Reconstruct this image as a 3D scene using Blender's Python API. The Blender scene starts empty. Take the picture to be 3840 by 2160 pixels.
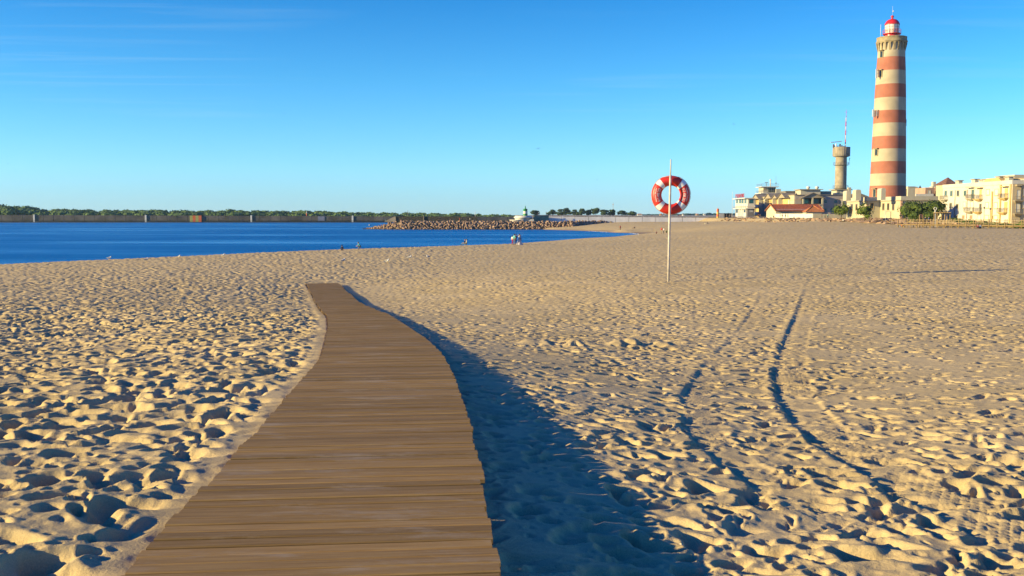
import bpy, bmesh, math, random
import numpy as np
from mathutils import Vector, Matrix, Euler, noise as mnoise

# ------------------------------------------------------------------ camera, sky, sun, exposure
SC = bpy.context.scene
COL = SC.collection
CZ = 6.3                                   # camera height above the water
F = 3733.0                                 # focal length in photo pixels (3840 wide) = 35 mm lens
TH = math.atan(275.0 / F)
CT, ST = math.cos(TH), math.sin(TH)
cam_d = bpy.data.cameras.new('camera'); cam = bpy.data.objects.new('camera', cam_d); COL.objects.link(cam)
cam_d.sensor_width = 36; cam_d.lens = 36 * F / 3840; cam_d.clip_start = 0.05; cam_d.clip_end = 20000
cam.location = (0, 0, CZ); cam.rotation_euler = (math.pi / 2 - TH, 0, 0)
SC.camera = cam

SUN_EL = math.radians(14.0)
SUN_AZ = math.atan2(-0.972, -0.235)        # azimuth from +Y towards +X
SV = Vector((math.sin(SUN_AZ) * math.cos(SUN_EL), math.cos(SUN_AZ) * math.cos(SUN_EL), math.sin(SUN_EL)))
sd = bpy.data.lights.new('sun', 'SUN'); sd.energy = 5.0; sd.angle = math.radians(0.5); sd.color = (1.0, 0.80, 0.38)
so = bpy.data.objects.new('sun', sd); COL.objects.link(so)
so.rotation_euler = SV.to_track_quat('Z', 'Y').to_euler()

W = bpy.data.worlds.new('World'); SC.world = W; W.use_nodes = True
nt = W.node_tree; nt.nodes.clear()
wo = nt.nodes.new('ShaderNodeOutputWorld'); bg = nt.nodes.new('ShaderNodeBackground')
sky = nt.nodes.new('ShaderNodeTexSky'); sky.sky_type = 'NISHITA'; sky.sun_disc = False
sky.sun_elevation = SUN_EL; sky.sun_rotation = SUN_AZ; sky.altitude = 0
sky.air_density = 1.0; sky.dust_density = 0.0; sky.ozone_density = 1.5
bg.inputs['Strength'].default_value = 0.106
# the photograph's deep, polarised blue: the sky is tinted by height above the horizon, all the way round
tcg = nt.nodes.new('ShaderNodeTexCoord'); sxg = nt.nodes.new('ShaderNodeSeparateXYZ'); nt.links.new(tcg.outputs['Generated'], sxg.inputs[0])
tr = nt.nodes.new('ShaderNodeValToRGB'); nt.links.new(sxg.outputs[2], tr.inputs[0])
el_ = tr.color_ramp.elements
el_[0].position = 0.0; el_[0].color = (0.31, 0.60, 1.28, 1); el_[1].position = 1.0; el_[1].color = (0.004, 0.29, 1.2, 1)
for p_, c_ in ((0.044, (0.30, 0.66, 1.22, 1)), (0.13, (0.165, 0.56, 0.98, 1)), (0.22, (0.06, 0.43, 0.86, 1)), (0.36, (0.008, 0.31, 1.05, 1))):
    e_ = el_.new(p_); e_.color = c_
tn = nt.nodes.new('ShaderNodeMix'); tn.data_type = 'RGBA'; tn.blend_type = 'MULTIPLY'; tn.inputs[0].default_value = 1.0
nt.links.new(tr.outputs[0], tn.inputs[7])
# thin cirrus: a flat layer high above, seen in the direction of view
tc = nt.nodes.new('ShaderNodeTexCoord'); sx = nt.nodes.new('ShaderNodeSeparateXYZ')
nt.links.new(tc.outputs['Generated'], sx.inputs[0])
mx = nt.nodes.new('ShaderNodeMath'); mx.operation = 'MAXIMUM'; mx.inputs[1].default_value = 0.03; nt.links.new(sx.outputs[2], mx.inputs[0])
dx = nt.nodes.new('ShaderNodeMath'); dx.operation = 'DIVIDE'; nt.links.new(sx.outputs[0], dx.inputs[0]); nt.links.new(mx.outputs[0], dx.inputs[1])
dy = nt.nodes.new('ShaderNodeMath'); dy.operation = 'DIVIDE'; nt.links.new(sx.outputs[1], dy.inputs[0]); nt.links.new(mx.outputs[0], dy.inputs[1])
cb = nt.nodes.new('ShaderNodeCombineXYZ'); nt.links.new(dx.outputs[0], cb.inputs[0]); nt.links.new(dy.outputs[0], cb.inputs[1])
mp = nt.nodes.new('ShaderNodeMapping'); mp.inputs['Rotation'].default_value = (0, 0, math.radians(24)); mp.inputs['Scale'].default_value = (0.16, 1.15, 1)
mp.inputs['Location'].default_value = (3.1, 1.3, 0)
nt.links.new(cb.outputs[0], mp.inputs[0])
n1 = nt.nodes.new('ShaderNodeTexNoise'); n1.inputs['Scale'].default_value = 1.7; n1.inputs['Detail'].default_value = 8; n1.inputs['Roughness'].default_value = 0.62; n1.inputs['Distortion'].default_value = 0.6
nt.links.new(mp.outputs[0], n1.inputs['Vector'])
cr = nt.nodes.new('ShaderNodeMapRange'); cr.inputs['From Min'].default_value = 0.52; cr.inputs['From Max'].default_value = 0.80; cr.inputs['To Max'].default_value = 0.30; cr.clamp = True
nt.links.new(n1.outputs['Fac'], cr.inputs[0])
n2 = nt.nodes.new('ShaderNodeTexNoise'); n2.noise_dimensions = '4D'; n2.inputs['W'].default_value = 0.0; n2.inputs['Scale'].default_value = 0.22; n2.inputs['Detail'].default_value = 2
nt.links.new(cb.outputs[0], n2.inputs['Vector'])
cr2 = nt.nodes.new('ShaderNodeMapRange'); cr2.inputs['From Min'].default_value = 0.47; cr2.inputs['From Max'].default_value = 0.60; cr2.clamp = True
nt.links.new(n2.outputs['Fac'], cr2.inputs[0])
cm = nt.nodes.new('ShaderNodeMath'); cm.operation = 'MULTIPLY'; nt.links.new(cr.outputs[0], cm.inputs[0]); nt.links.new(cr2.outputs[0], cm.inputs[1])
fz = nt.nodes.new('ShaderNodeMapRange'); fz.inputs['From Min'].default_value = 0.06; fz.inputs['From Max'].default_value = 0.12; fz.clamp = True; nt.links.new(sx.outputs[2], fz.inputs[0])
cm2 = nt.nodes.new('ShaderNodeMath'); cm2.operation = 'MULTIPLY'; nt.links.new(cm.outputs[0], cm2.inputs[0]); nt.links.new(fz.outputs[0], cm2.inputs[1])
cx = nt.nodes.new('ShaderNodeMix'); cx.data_type = 'RGBA'; cx.inputs[7].default_value = (2.6, 3.6, 4.0, 1)
nt.links.new(sky.outputs[0], tn.inputs[6])
nt.links.new(tn.outputs[2], cx.inputs[6]); nt.links.new(cm2.outputs[0], cx.inputs[0])
nt.links.new(cx.outputs[2], bg.inputs['Color']); nt.links.new(bg.outputs[0], wo.inputs['Surface'])

vs = SC.view_settings
vs.view_transform = 'Standard'; vs.look = 'None'; vs.gamma = 1.0; vs.exposure = 1.15; vs.use_curve_mapping = False
SC.cycles.max_bounces = 5; SC.cycles.diffuse_bounces = 1; SC.cycles.glossy_bounces = 2; SC.cycles.transparent_max_bounces = 6
SC.cycles.sample_clamp_indirect = 4.0

# ------------------------------------------------------------------ helpers
def D(py): return F * CT + (1080 - py) * ST
def at(px, py, Y):                          # the point seen at photo pixel (px, py) that stands Y metres ahead
    k = Y / D(py)
    return Vector(((px - 1920) * k, Y, CZ + (-F * ST + (1080 - py) * CT) * k))
def zat(py, Y): return CZ + (-F * ST + (1080 - py) * CT) / D(py) * Y
def xat(px, Y, py=780): return (px - 1920) * Y / D(py)
def yat(px, X, py=780): return X * D(py) / (px - 1920)
def gnd(px, py, H):                         # the point seen at (px, py) that lies H metres below the camera
    v = (-F * ST + (1080 - py) * CT) / D(py)
    Y = -H / v
    return (xat(px, Y, py), Y)
K = 1.1653

MATS = {}
def mat(name, col, rough=0.7, var=0.12, scale=3.0, bump=0.0, bscale=20.0, spec=0.3, col2=None, detail=4, metal=0.0, objrand=0.0, stretch=None, coords='Object'):
    if name in MATS: return MATS[name]
    m = bpy.data.materials.new(name); m.use_nodes = True; t = m.node_tree
    b = t.nodes['Principled BSDF']
    b.inputs['Roughness'].default_value = rough; b.inputs['Specular IOR Level'].default_value = spec; b.inputs['Metallic'].default_value = metal
    co = t.nodes.new('ShaderNodeTexCoord'); src = co.outputs[coords]
    if stretch:
        mpn = t.nodes.new('ShaderNodeMapping'); mpn.inputs['Scale'].default_value = stretch; t.links.new(src, mpn.inputs[0]); src = mpn.outputs[0]
    nz = t.nodes.new('ShaderNodeTexNoise'); nz.inputs['Scale'].default_value = scale; nz.inputs['Detail'].default_value = detail
    t.links.new(src, nz.inputs['Vector'])
    a = col; c = col2 if col2 else tuple(x * (1 - 2 * var) for x in col)
    a2 = col if col2 else tuple(min(1, x * (1 + var)) for x in col)
    rp = t.nodes.new('ShaderNodeValToRGB'); rp.color_ramp.elements[0].position = 0.32; rp.color_ramp.elements[1].position = 0.68
    rp.color_ramp.elements[0].color = (*c, 1); rp.color_ramp.elements[1].color = (*a2, 1)
    t.links.new(nz.outputs['Fac'], rp.inputs[0]); out = rp.outputs[0]
    if objrand:
        oi = t.nodes.new('ShaderNodeObjectInfo'); mr = t.nodes.new('ShaderNodeMapRange')
        mr.inputs['To Min'].default_value = 1 - objrand; mr.inputs['To Max'].default_value = 1 + objrand
        t.links.new(oi.outputs['Random'], mr.inputs[0])
        ml = t.nodes.new('ShaderNodeVectorMath'); ml.operation = 'SCALE'
        t.links.new(out, ml.inputs[0]); t.links.new(mr.outputs[0], ml.inputs['Scale']); out = ml.outputs[0]
    t.links.new(out, b.inputs['Base Color'])
    if bump:
        nb = t.nodes.new('ShaderNodeTexNoise'); nb.inputs['Scale'].default_value = bscale; nb.inputs['Detail'].default_value = 5
        t.links.new(src, nb.inputs['Vector'])
        bp = t.nodes.new('ShaderNodeBump'); bp.inputs['Strength'].default_value = bump; bp.inputs['Distance'].default_value = 0.05
        t.links.new(nb.outputs['Fac'], bp.inputs['Height']); t.links.new(bp.outputs[0], b.inputs['Normal'])
    MATS[name] = m
    return m

class MB:
    """collects shapes, builds ONE mesh object"""
    def __init__(s): s.v = []; s.f = []; s.m = []; s.sm = []
    def add(s, vs_, fs_, mi=0, smooth=False):
        o = len(s.v); s.v += [tuple(v) for v in vs_]
        for f in fs_: s.f.append(tuple(i + o for i in f)); s.m.append(mi); s.sm.append(smooth)
        return s
    def box(s, x0, x1, y0, y1, z0, z1, mi=0):
        vs_ = [(x, y, z) for z in (z0, z1) for y in (y0, y1) for x in (x0, x1)]
        return s.add(vs_, [(0, 2, 3, 1), (4, 5, 7, 6), (0, 1, 5, 4), (2, 6, 7, 3), (0, 4, 6, 2), (1, 3, 7, 5)], mi)
    def lathe(s, prof, n=24, c=(0, 0), mi=0, smooth=True, a0=0, a1=2 * math.pi, cap=True):
        full = abs(a1 - a0 - 2 * math.pi) < 1e-6
        k = n if full else n + 1
        vs_ = []
        for r, z in prof:
            for i in range(k):
                a = a0 + (a1 - a0) * i / n
                vs_.append((c[0] + r * math.cos(a), c[1] + r * math.sin(a), z))
        fs_ = []
        for j in range(len(prof) - 1):
            for i in range(n):
                i2 = (i + 1) % k
                fs_.append((j * k + i, j * k + i2, (j + 1) * k + i2, (j + 1) * k + i))
        s.add(vs_, fs_, mi, smooth)
        if cap and full:
            o = len(s.v) - len(vs_)
            if prof[0][0] > 1e-4: s.f.append(tuple(o + i for i in reversed(range(k)))); s.m.append(mi); s.sm.append(False)
            if prof[-1][0] > 1e-4: s.f.append(tuple(o + (len(prof) - 1) * k + i for i in range(k))); s.m.append(mi); s.sm.append(False)
        return s
    def tube(s, pts, rad, n=6, mi=0, smooth=True, cap=True):
        pts = [Vector(p) for p in pts]
        rads = rad if isinstance(rad, (list, tuple)) else [rad] * len(pts)
        vs_ = []
        up = Vector((0, 0, 1))
        for i, p in enumerate(pts):
            d = (pts[min(i + 1, len(pts) - 1)] - pts[max(i - 1, 0)]).normalized()
            u = d.cross(up)
            if u.length < 1e-3: u = d.cross(Vector((1, 0, 0)))
            u.normalize(); w = u.cross(d)
            for j in range(n):
                a = 2 * math.pi * j / n
                vs_.append(p + (u * math.cos(a) + w * math.sin(a)) * rads[i])
        fs_ = [(i * n + j, i * n + (j + 1) % n, (i + 1) * n + (j + 1) % n, (i + 1) * n + j) for i in range(len(pts) - 1) for j in range(n)]
        if cap: fs_ += [tuple(reversed(range(n))), tuple((len(pts) - 1) * n + j for j in range(n))]
        return s.add(vs_, fs_, mi, smooth)
    def prism(s, poly, axis, a, b, mi=0):
        """poly of 2-D points extruded along axis from a to b; 'x': (y,z), 'y': (x,z), 'z': (x,y)"""
        n = len(poly)
        def P(p, t): return (t, p[0], p[1]) if axis == 'x' else (p[0], t, p[1]) if axis == 'y' else (p[0], p[1], t)
        vs_ = [P(p, a) for p in poly] + [P(p, b) for p in poly]
        fs_ = [tuple(range(n)), tuple(reversed(range(n, 2 * n)))] + [(i, i + n, (i + 1) % n + n, (i + 1) % n) for i in range(n)]
        return s.add(vs_, fs_, mi)
    def ball(s, c, r, n=8, mi=0, sc=(1, 1, 1)):
        prof = [(max(1e-5, r * math.sin(math.pi * j / n)), -r * math.cos(math.pi * j / n)) for j in range(n + 1)]
        t = MB().lathe(prof, n + 2, cap=False)
        return s.add([(c[0] + x * sc[0], c[1] + y * sc[1], c[2] + z * sc[2]) for x, y, z in t.v], t.f, mi, True)
    def mesh(s, name, mats, loc=(0, 0, 0), fix=True):
        me = bpy.data.meshes.new(name)
        lx, ly, lz = loc
        me.from_pydata([(x - lx, y - ly, z - lz) for x, y, z in s.v], [], s.f)
        for m in (mats if isinstance(mats, (list, tuple)) else [mats]): me.materials.append(m)
        me.polygons.foreach_set('material_index', s.m); me.polygons.foreach_set('use_smooth', s.sm)
        if fix:
            bm = bmesh.new(); bm.from_mesh(me); bmesh.ops.recalc_face_normals(bm, faces=bm.faces); bm.to_mesh(me); bm.free()
        me.update(); return me
    def build(s, name, mats, parent=None, loc=None, fix=True):
        """vertices are world coordinates; the object's origin goes to loc (or the parent's)"""
        base = wloc(parent) if parent else Vector((0, 0, 0))
        l = Vector(loc) if loc is not None else base
        o = bpy.data.objects.new(name, s.mesh(name, mats, l, fix)); COL.objects.link(o)
        if parent: o.parent = parent; o.location = l - base
        else: o.location = l
        return o
WL = {}
def wloc(o):
    l = Vector((0, 0, 0))
    while o: l = l + o.location; o = o.parent
    return l
def tag(o, label=None, cat=None, group=None, kind=None):
    if label: o['label'] = label
    if cat: o['category'] = cat
    if group: o['group'] = group
    if kind: o['kind'] = kind
    elif cat: o['kind'] = 'thing'
    return o
def thing(name, label, cat, loc, group=None):
    o = bpy.data.objects.new(name, None); COL.objects.link(o); o.location = loc; o.empty_display_size = 0.3
    return tag(o, label, cat, group)
def part(name, m, parent, x0, x1, y0, y1, z0, z1):
    return MB().box(min(x0, x1), max(x0, x1), min(y0, y1), max(y0, y1), min(z0, z1), max(z0, z1)).build(name, m, parent)
def copy_tree(o, parent=None):
    c = o.copy(); COL.objects.link(c); c.parent = parent
    for ch in o.children: copy_tree(ch, c)
    return c
def text_mesh(txt, size, extrude=0.0, res=3):
    cu = bpy.data.curves.new('t', 'FONT'); cu.body = txt; cu.size = size; cu.extrude = extrude; cu.resolution_u = res
    cu.align_x = 'CENTER'; cu.align_y = 'CENTER'
    o = bpy.data.objects.new('t', cu); COL.objects.link(o); bpy.context.view_layer.update()
    dg = bpy.context.evaluated_depsgraph_get(); me = bpy.data.meshes.new_from_object(o.evaluated_get(dg))
    bpy.data.objects.remove(o); bpy.data.curves.remove(cu)
    return me

# ------------------------------------------------------------------ noise for the sand
def hash2(ix, iy, seed):
    h = (ix.astype(np.int64) * 374761393 + iy.astype(np.int64) * 668265263 + seed * 1442695041) & 0xFFFFFFFF
    h = ((h ^ (h >> 13)) * 1274126177) & 0xFFFFFFFF
    h = ((h ^ (h >> 16)) * 2246822519) & 0xFFFFFFFF
    return ((h ^ (h >> 15)) & 0xFFFFFF) / float(0x1000000)
def vnoise(x, y, seed=0):
    ix = np.floor(x).astype(np.int64); iy = np.floor(y).astype(np.int64); fx = x - ix; fy = y - iy
    u = fx * fx * fx * (fx * (fx * 6 - 15) + 10); v = fy * fy * fy * (fy * (fy * 6 - 15) + 10)
    a = hash2(ix, iy, seed); b = hash2(ix + 1, iy, seed); c = hash2(ix, iy + 1, seed); d = hash2(ix + 1, iy + 1, seed)
    return (a + (b - a) * u + (c - a) * v + (a - b - c + d) * u * v) * 2 - 1
def fbm(x, y, seed=0, oct=3, gain=0.5):
    s = 0; a = 1.0
    for o in range(oct):
        s = s + a * vnoise(x * 2 ** o + 17.3 * o, y * 2 ** o - 9.1 * o, seed + o); a *= gain
    return s
def pits(x, y, cell, rad, depth, seed, dens, elong=1.0, rim=0.1, angle=None, sharp=1.1):
    """trodden hollows: one jittered bowl per cell; neighbours meet in crisp ridges"""
    out = np.zeros_like(x); rims = np.zeros_like(x); ix0 = np.floor(x / cell).astype(np.int64); iy0 = np.floor(y / cell).astype(np.int64)
    for i in (-1, 0, 1):
        for j in (-1, 0, 1):
            ix = ix0 + i; iy = iy0 + j
            cx_ = (ix + 0.08 + 0.84 * hash2(ix, iy, seed)) * cell; cy_ = (iy + 0.08 + 0.84 * hash2(ix, iy, seed + 1)) * cell
            on = hash2(ix, iy, seed + 2) < dens
            h3 = hash2(ix, iy, seed + 3)
            r = rad * (0.55 + 0.85 * h3); dp = depth * (0.55 + 0.75 * hash2(ix, iy, seed + 4)) * (0.5 + 0.7 * h3)
            an = (hash2(ix, iy, seed + 5) * math.pi * 2) if angle is None else angle + 1.4 * (hash2(ix, iy, seed + 5) - 0.5)
            ddx = x - cx_; ddy = y - cy_; ca = np.cos(an); sa = np.sin(an)
            lx = ddx * ca + ddy * sa; ly = -ddx * sa + ddy * ca
            d2 = ((lx / elong) ** 2 + (ly * (1 + 0.3 * np.clip(lx / r, -1, 1))) ** 2) / (r * r)
            qv = np.where(on, dp * np.clip(1 - d2, 0, 1) ** sharp * (1 - 0.5 * np.clip(ddx / (r * 1.1), -1, 1)), 0)   # shade put into the shape: bowls deepest sunward, so sunlit walls stay gentle
            out = np.maximum(out, qv)
            if rim:
                rims = np.maximum(rims, np.where(on, rim * dp * np.exp(-((np.sqrt(d2) - 1.15) / 0.3) ** 2), 0))
    return np.where(out > 0, -out, 0) + rims
def smooth(a, b, x):
    t = np.clip((x - a) / (b - a), 0, 1); return t * t * (3 - 2 * t)
# ------------------------------------------------------------------ the lie of the land
BW = 1.75
ROWS = [(2160, 462, 1887), (2005, 596, 1852), (1848, 745, 1820), (1640, 924, 1765), (1528, 1029, 1727), (1438, 1103, 1700), (1346, 1193, 1662),
        (1280, 1213, 1602), (1220, 1227, 1513), (1180, 1224, 1453), (1140, 1190, 1356), (1100, 1172, 1310), (1062, 1147, 1267)]
bp = []
for py, xl, xr in ROWS:
    ppm = (xr - xl) / BW
    Y = D(py) / ppm
    bp.append((Y, ((xl + xr) / 2 - 1920) / ppm, CZ - zat(py, Y)))
bp = [(-3.0, bp[0][1] + 0.75, 1.63), (1.5, bp[0][1] + 0.28, 1.65)] + bp
_y = np.linspace(-3, bp[-1][0], 900)
_x = np.interp(_y, [b[0] for b in bp], [b[1] for b in bp]); _h = np.interp(_y, [b[0] for b in bp], [b[2] for b in bp])
def _sm(a, n):
    k = np.hanning(n); k /= k.sum(); p = np.pad(a, n // 2, mode='reflect', reflect_type='odd'); return np.convolve(p, k, 'valid')[:len(a)]
_x = _sm(_x, 61); _h = _sm(_h, 81)
_hd = np.gradient(_x, _y)
BEND = float(_y[-1])
def bx_(y): return np.interp(y, _y, _x)
def bh_(y): return np.interp(y, _y, _h)
def bs_(y): return np.interp(y, _y, _hd)

CREST = [gnd(-300, 1005, 5.0), gnd(0, 990, 5.0), gnd(500, 968, 5.0), gnd(1000, 945, 5.0), gnd(1400, 930, 5.0), gnd(1750, 919, 5.0), gnd(1930, 913, 4.9),
         gnd(2086, 901.5, 5.3), gnd(2210, 892, 5.6), gnd(2335, 883.5, 5.95), gnd(2409, 879, 6.25)]
BACK = [gnd(2366, 874, 6.3), gnd(2273, 870, 6.3), gnd(2210, 866.7, 6.3), gnd(2148, 864.5, 6.3)]
LAND = [(-500, -60), (-170, 70), (-95, 88)] + CREST + BACK + [(14, 425), (8, 470), (8, 3000), (4000, 3000), (4000, -60)]

ctrl = []
for Y, X, H in bp:
    ctrl += [(X - 1.15, Y, H + 0.04), (X + 1.3, Y, H + float(np.interp(Y, [5, 9, 14, 30], [0.235, 0.20, 0.15, 0.135])))]
ctrl += [(c[0], c[1], h) for c, h in zip(CREST, [5.0] * 6 + [4.9, 5.3, 5.6, 5.95, 6.25])]
ctrl += [(b[0], b[1], 6.3) for b in BACK]
for px, py, H in [(2506, 1055, 3.0), (3100, 1055, 2.85), (3840, 1055, 2.7), (2960, 1500, 2.4), (3500, 1500, 2.3), (2600, 2100, 2.0), (3500, 2100, 2.0),
                  (3840, 1750, 2.1), (3400, 846, 2.75), (3840, 866, 2.7), (3100, 900, 2.9), (2700, 845, 3.1), (2700, 880, 3.5), (2483, 876, 5.1), (2600, 900, 4.1),
                  (2200, 1055, 3.15), (1700, 1055, 3.6), (1700, 1000, 4.1), (2300, 960, 4.0), (2510, 930, 3.8), (900, 1062, 3.65), (0, 1062, 3.6), (0, 1300, 2.55),
                  (600, 1300, 2.35), (300, 1600, 1.86), (0, 1900, 1.68), (-800, 2160, 1.65), (-800, 1300, 2.4), (-900, 1080, 3.4), (4600, 2160, 2.0), (4600, 1300, 2.3),
                  (4600, 1000, 2.6), (4600, 880, 2.7), (2740, 830, 2.7), (2600, 823, 2.3), (2326, 862, 5.3), (2400, 849, 4.5), (2560, 831, 3.1), (2240, 857, 5.4),
                  (2300, 820, 1.9), (2900, 818, 2.2)]:
    g = gnd(px, py, H); ctrl.append((g[0], g[1], H))
ctrl = np.array(ctrl)
def _uv(x, y): return x / (np.maximum(y, -3) + 7), np.log(np.maximum(y, -3) + 7) * 0.8
cu_, cv_ = _uv(ctrl[:, 0], ctrl[:, 1])
def _phi(r2): return 0.5 * r2 * np.log(r2 + 1e-12)
_n = len(ctrl)
A = np.zeros((_n + 3, _n + 3)); A[:_n, :_n] = _phi((cu_[:, None] - cu_) ** 2 + (cv_[:, None] - cv_) ** 2) + np.eye(_n) * 2e-4
A[:_n, _n] = 1; A[:_n, _n + 1] = cu_; A[:_n, _n + 2] = cv_; A[_n:, :_n] = A[:_n, _n:].T
wts = np.linalg.solve(A, np.concatenate([ctrl[:, 2], [0, 0, 0]]))
EDGE = np.array([(0, 118), (90, 116), (175, 115), (221, 114), (239, 110), (259, 104), (270, 101), (338, 97), (408, 90), (425, 86), (490, 80), (900, 60)], float)
PLAT = CZ - 1.4
def land_sd(x, y):
    px_ = np.array([p[0] for p in LAND]); py_ = np.array([p[1] for p in LAND]); n = len(LAND)
    d2 = np.full(x.shape, 1e12); ins = np.zeros(x.shape, bool)
    for i in range(n):
        ax, ay, bx2, by2 = px_[i], py_[i], px_[(i + 1) % n], py_[(i + 1) % n]
        ex, ey = bx2 - ax, by2 - ay
        t = np.clip(((x - ax) * ex + (y - ay) * ey) / (ex * ex + ey * ey), 0, 1)
        d2 = np.minimum(d2, (x - ax - t * ex) ** 2 + (y - ay - t * ey) ** 2)
        if ay != by2:
            c = ((ay > y) != (by2 > y)) & (x < (bx2 - ax) * (y - ay) / (by2 - ay) + ax); ins ^= c
    return np.where(ins, 1, -1) * np.sqrt(d2)
def base_h(x, y):
    x = np.atleast_1d(np.asarray(x, float)); y = np.atleast_1d(np.asarray(y, float))
    u, v = _uv(x, y); H = wts[_n] + wts[_n + 1] * u + wts[_n + 2] * v
    for i in range(_n): H = H + wts[i] * _phi((u - cu_[i]) ** 2 + (v - cv_[i]) ** 2)
    z = CZ - np.clip(H, 1.2, 6.6)
    far = y > 45
    if far.any():
        sdv = land_sd(x[far], y[far])
        zz = z[far]; zz = np.where(sdv < 0, np.maximum(zz + 0.28 * sdv, -2.0), np.maximum(zz, np.where(sdv > 0, 0.012 * np.minimum(sdv, 30), -2)))
        xe = np.interp(y[far], EDGE[:, 0], EDGE[:, 1]); wdt = np.where(y[far] > 262, 5.0, 12.0)
        t = smooth(0, 1, (x[far] - xe + 2) / wdt)
        z[far] = zz + (np.maximum(PLAT, zz) - zz) * t
    return z
def hz(x, y): return float(base_h(x, y)[0])
def hit(px, py, y0=2.0, y1=700.0):
    """where the sight line through a photo pixel meets the ground"""
    ys = np.geomspace(y0, y1, 1500); k = (-F * ST + (1080 - py) * CT) / D(py)
    zr = CZ + k * ys; xs = (px - 1920) * ys / D(py); zg = base_h(xs, ys)
    i = int(np.argmax(zr <= zg)) if (zr <= zg).any() else len(ys) - 1
    return Vector((xs[i], ys[i], zg[i]))

# ------------------------------------------------------------------ sand
def path_px(pts): return np.array([hit(*p)[:2] for p in pts])
TRK_A = path_px([(3040, 1090), (3015, 1180), (2992, 1250), (2968, 1330), (2960, 1400), (2978, 1480), (3015, 1540), (3080, 1610), (3170, 1680), (3340, 1780), (3540, 1880), (3900, 2070)])
TRK_B = path_px([(2870, 1110), (2830, 1180), (2795, 1240), (2755, 1290), (2690, 1350), (2650, 1420), (2615, 1480), (2605, 1540), (2650, 1640), (2760, 1730), (2900, 1830), (3150, 1950), (3450, 2090)])
def track(x, y, P, half):
    """signed offset and running length along a track"""
    best = np.full(x.shape, 1e9); off = np.zeros_like(x); run = np.zeros_like(x); L = 0
    for i in range(len(P) - 1):
        a, b = P[i], P[i + 1]; e = b - a; l = math.hypot(*e); e = e / l
        t = np.clip((x - a[0]) * e[0] + (y - a[1]) * e[1], 0, l); qx = x - a[0] - t * e[0]; qy = y - a[1] - t * e[1]
        d = np.hypot(qx, qy); m = d < best
        best = np.where(m, d, best); off = np.where(m, -(qx * e[1] - qy * e[0]), off); run = np.where(m, L + t, run); L += l
    return best, off, run
def relief(x, y):
    z, left, lat, past = relief_core(x, y)
    return relief_rest(x, y, z, left, lat, past)
def relief_core(x, y):
    lat = (x - bx_(y)) / np.sqrt(1 + bs_(y) ** 2)
    past = smooth(BEND - 0.5, BEND + 2.0, y)
    left = np.where(y < BEND, (lat < 0) * 1.0, smooth(4, -4, lat))
    left = left * (1 - past) + past * smooth(14, -10, x + 8 - 0.05 * (y - BEND))
    big = fbm(x * 0.16, y * 0.11, 3, 3)
    patch = smooth(-0.35, 0.45, big)
    wx = x + 0.10 * vnoise(x * 2.1, y * 2.1, 91); wy = y + 0.10 * vnoise(x * 2.1, y * 2.1, 92)
    zz = np.zeros_like(x)
    for wgt, fn_ in ((left, relief_left), (1 - left, relief_right)):
        mk = wgt > 1e-3
        if mk.any(): zz[mk] += wgt[mk] * fn_(x[mk], y[mk], wx[mk], wy[mk], patch[mk])
    return zz, left, lat, past
def relief_left(x, y, wx, wy, patch):
    # trodden side
    dl = np.clip(0.66 + 0.45 * patch, 0, 0.98)
    L = 0.016 * fbm(x * 2.2, y * 1.7, 21, 2) + pits(wx, wy, 0.185, 0.092, 0.112, 100, dl, 1.35, 0.08, 0.35) \
        + pits(wx, wy, 0.36, 0.125, 0.095, 120, 0.5, 1.35, 0.1, 0.35) + pits(wx, wy, 0.12, 0.036, 0.020, 140, 0.35, 1.3, 0.1, None)
    L = L + 0.005 * smooth(22, 8, y) * fbm(x * 12, y * 12, 95, 2)
    farl = smooth(24, 50, y)
    L = L * (1 - farl) + farl * pits(wx, wy, 0.23, 0.098, 0.094, 320, 0.55 + 0.4 * patch, 1.5, 0.1, None)
    return L
def relief_right(x, y, wx, wy, patch):
    # open side: single prints, flatter sand between
    near = smooth(15, 5, y); mid = smooth(-0.1, 0.5, fbm(x * 0.28 + 5, y * 0.2, 44, 2))
    dr = np.clip(0.2 + 0.50 * near + 0.36 * mid, 0, 0.95)
    wav = 0.016 * near * fbm(x * 1.6, y * 3.6, 52, 3)
    R = 0.012 * fbm(x * 0.9, y * 1.3, 51, 2) + wav + pits(wx, wy, 0.205, 0.064, 0.076, 200, dr, 1.8, 0.16, 0.25) \
        + pits(wx, wy, 0.33, 0.088, 0.078, 220, 0.5 * near + 0.12, 1.6, 0.12, 0.1) + pits(wx, wy, 0.15, 0.036, 0.030, 240, 0.45 * dr + 0.08, 1.5, 0.2, None)
    R = R + 0.005 * smooth(22, 8, y) * fbm(x * 12, y * 12, 96, 2)
    far = smooth(26, 55, y)
    R = R * (1 - far) + far * pits(wx, wy, 0.25, 0.085, 0.060, 300, 0.4 + 0.4 * mid, 1.6, 0.1, None)
    return R
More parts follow.
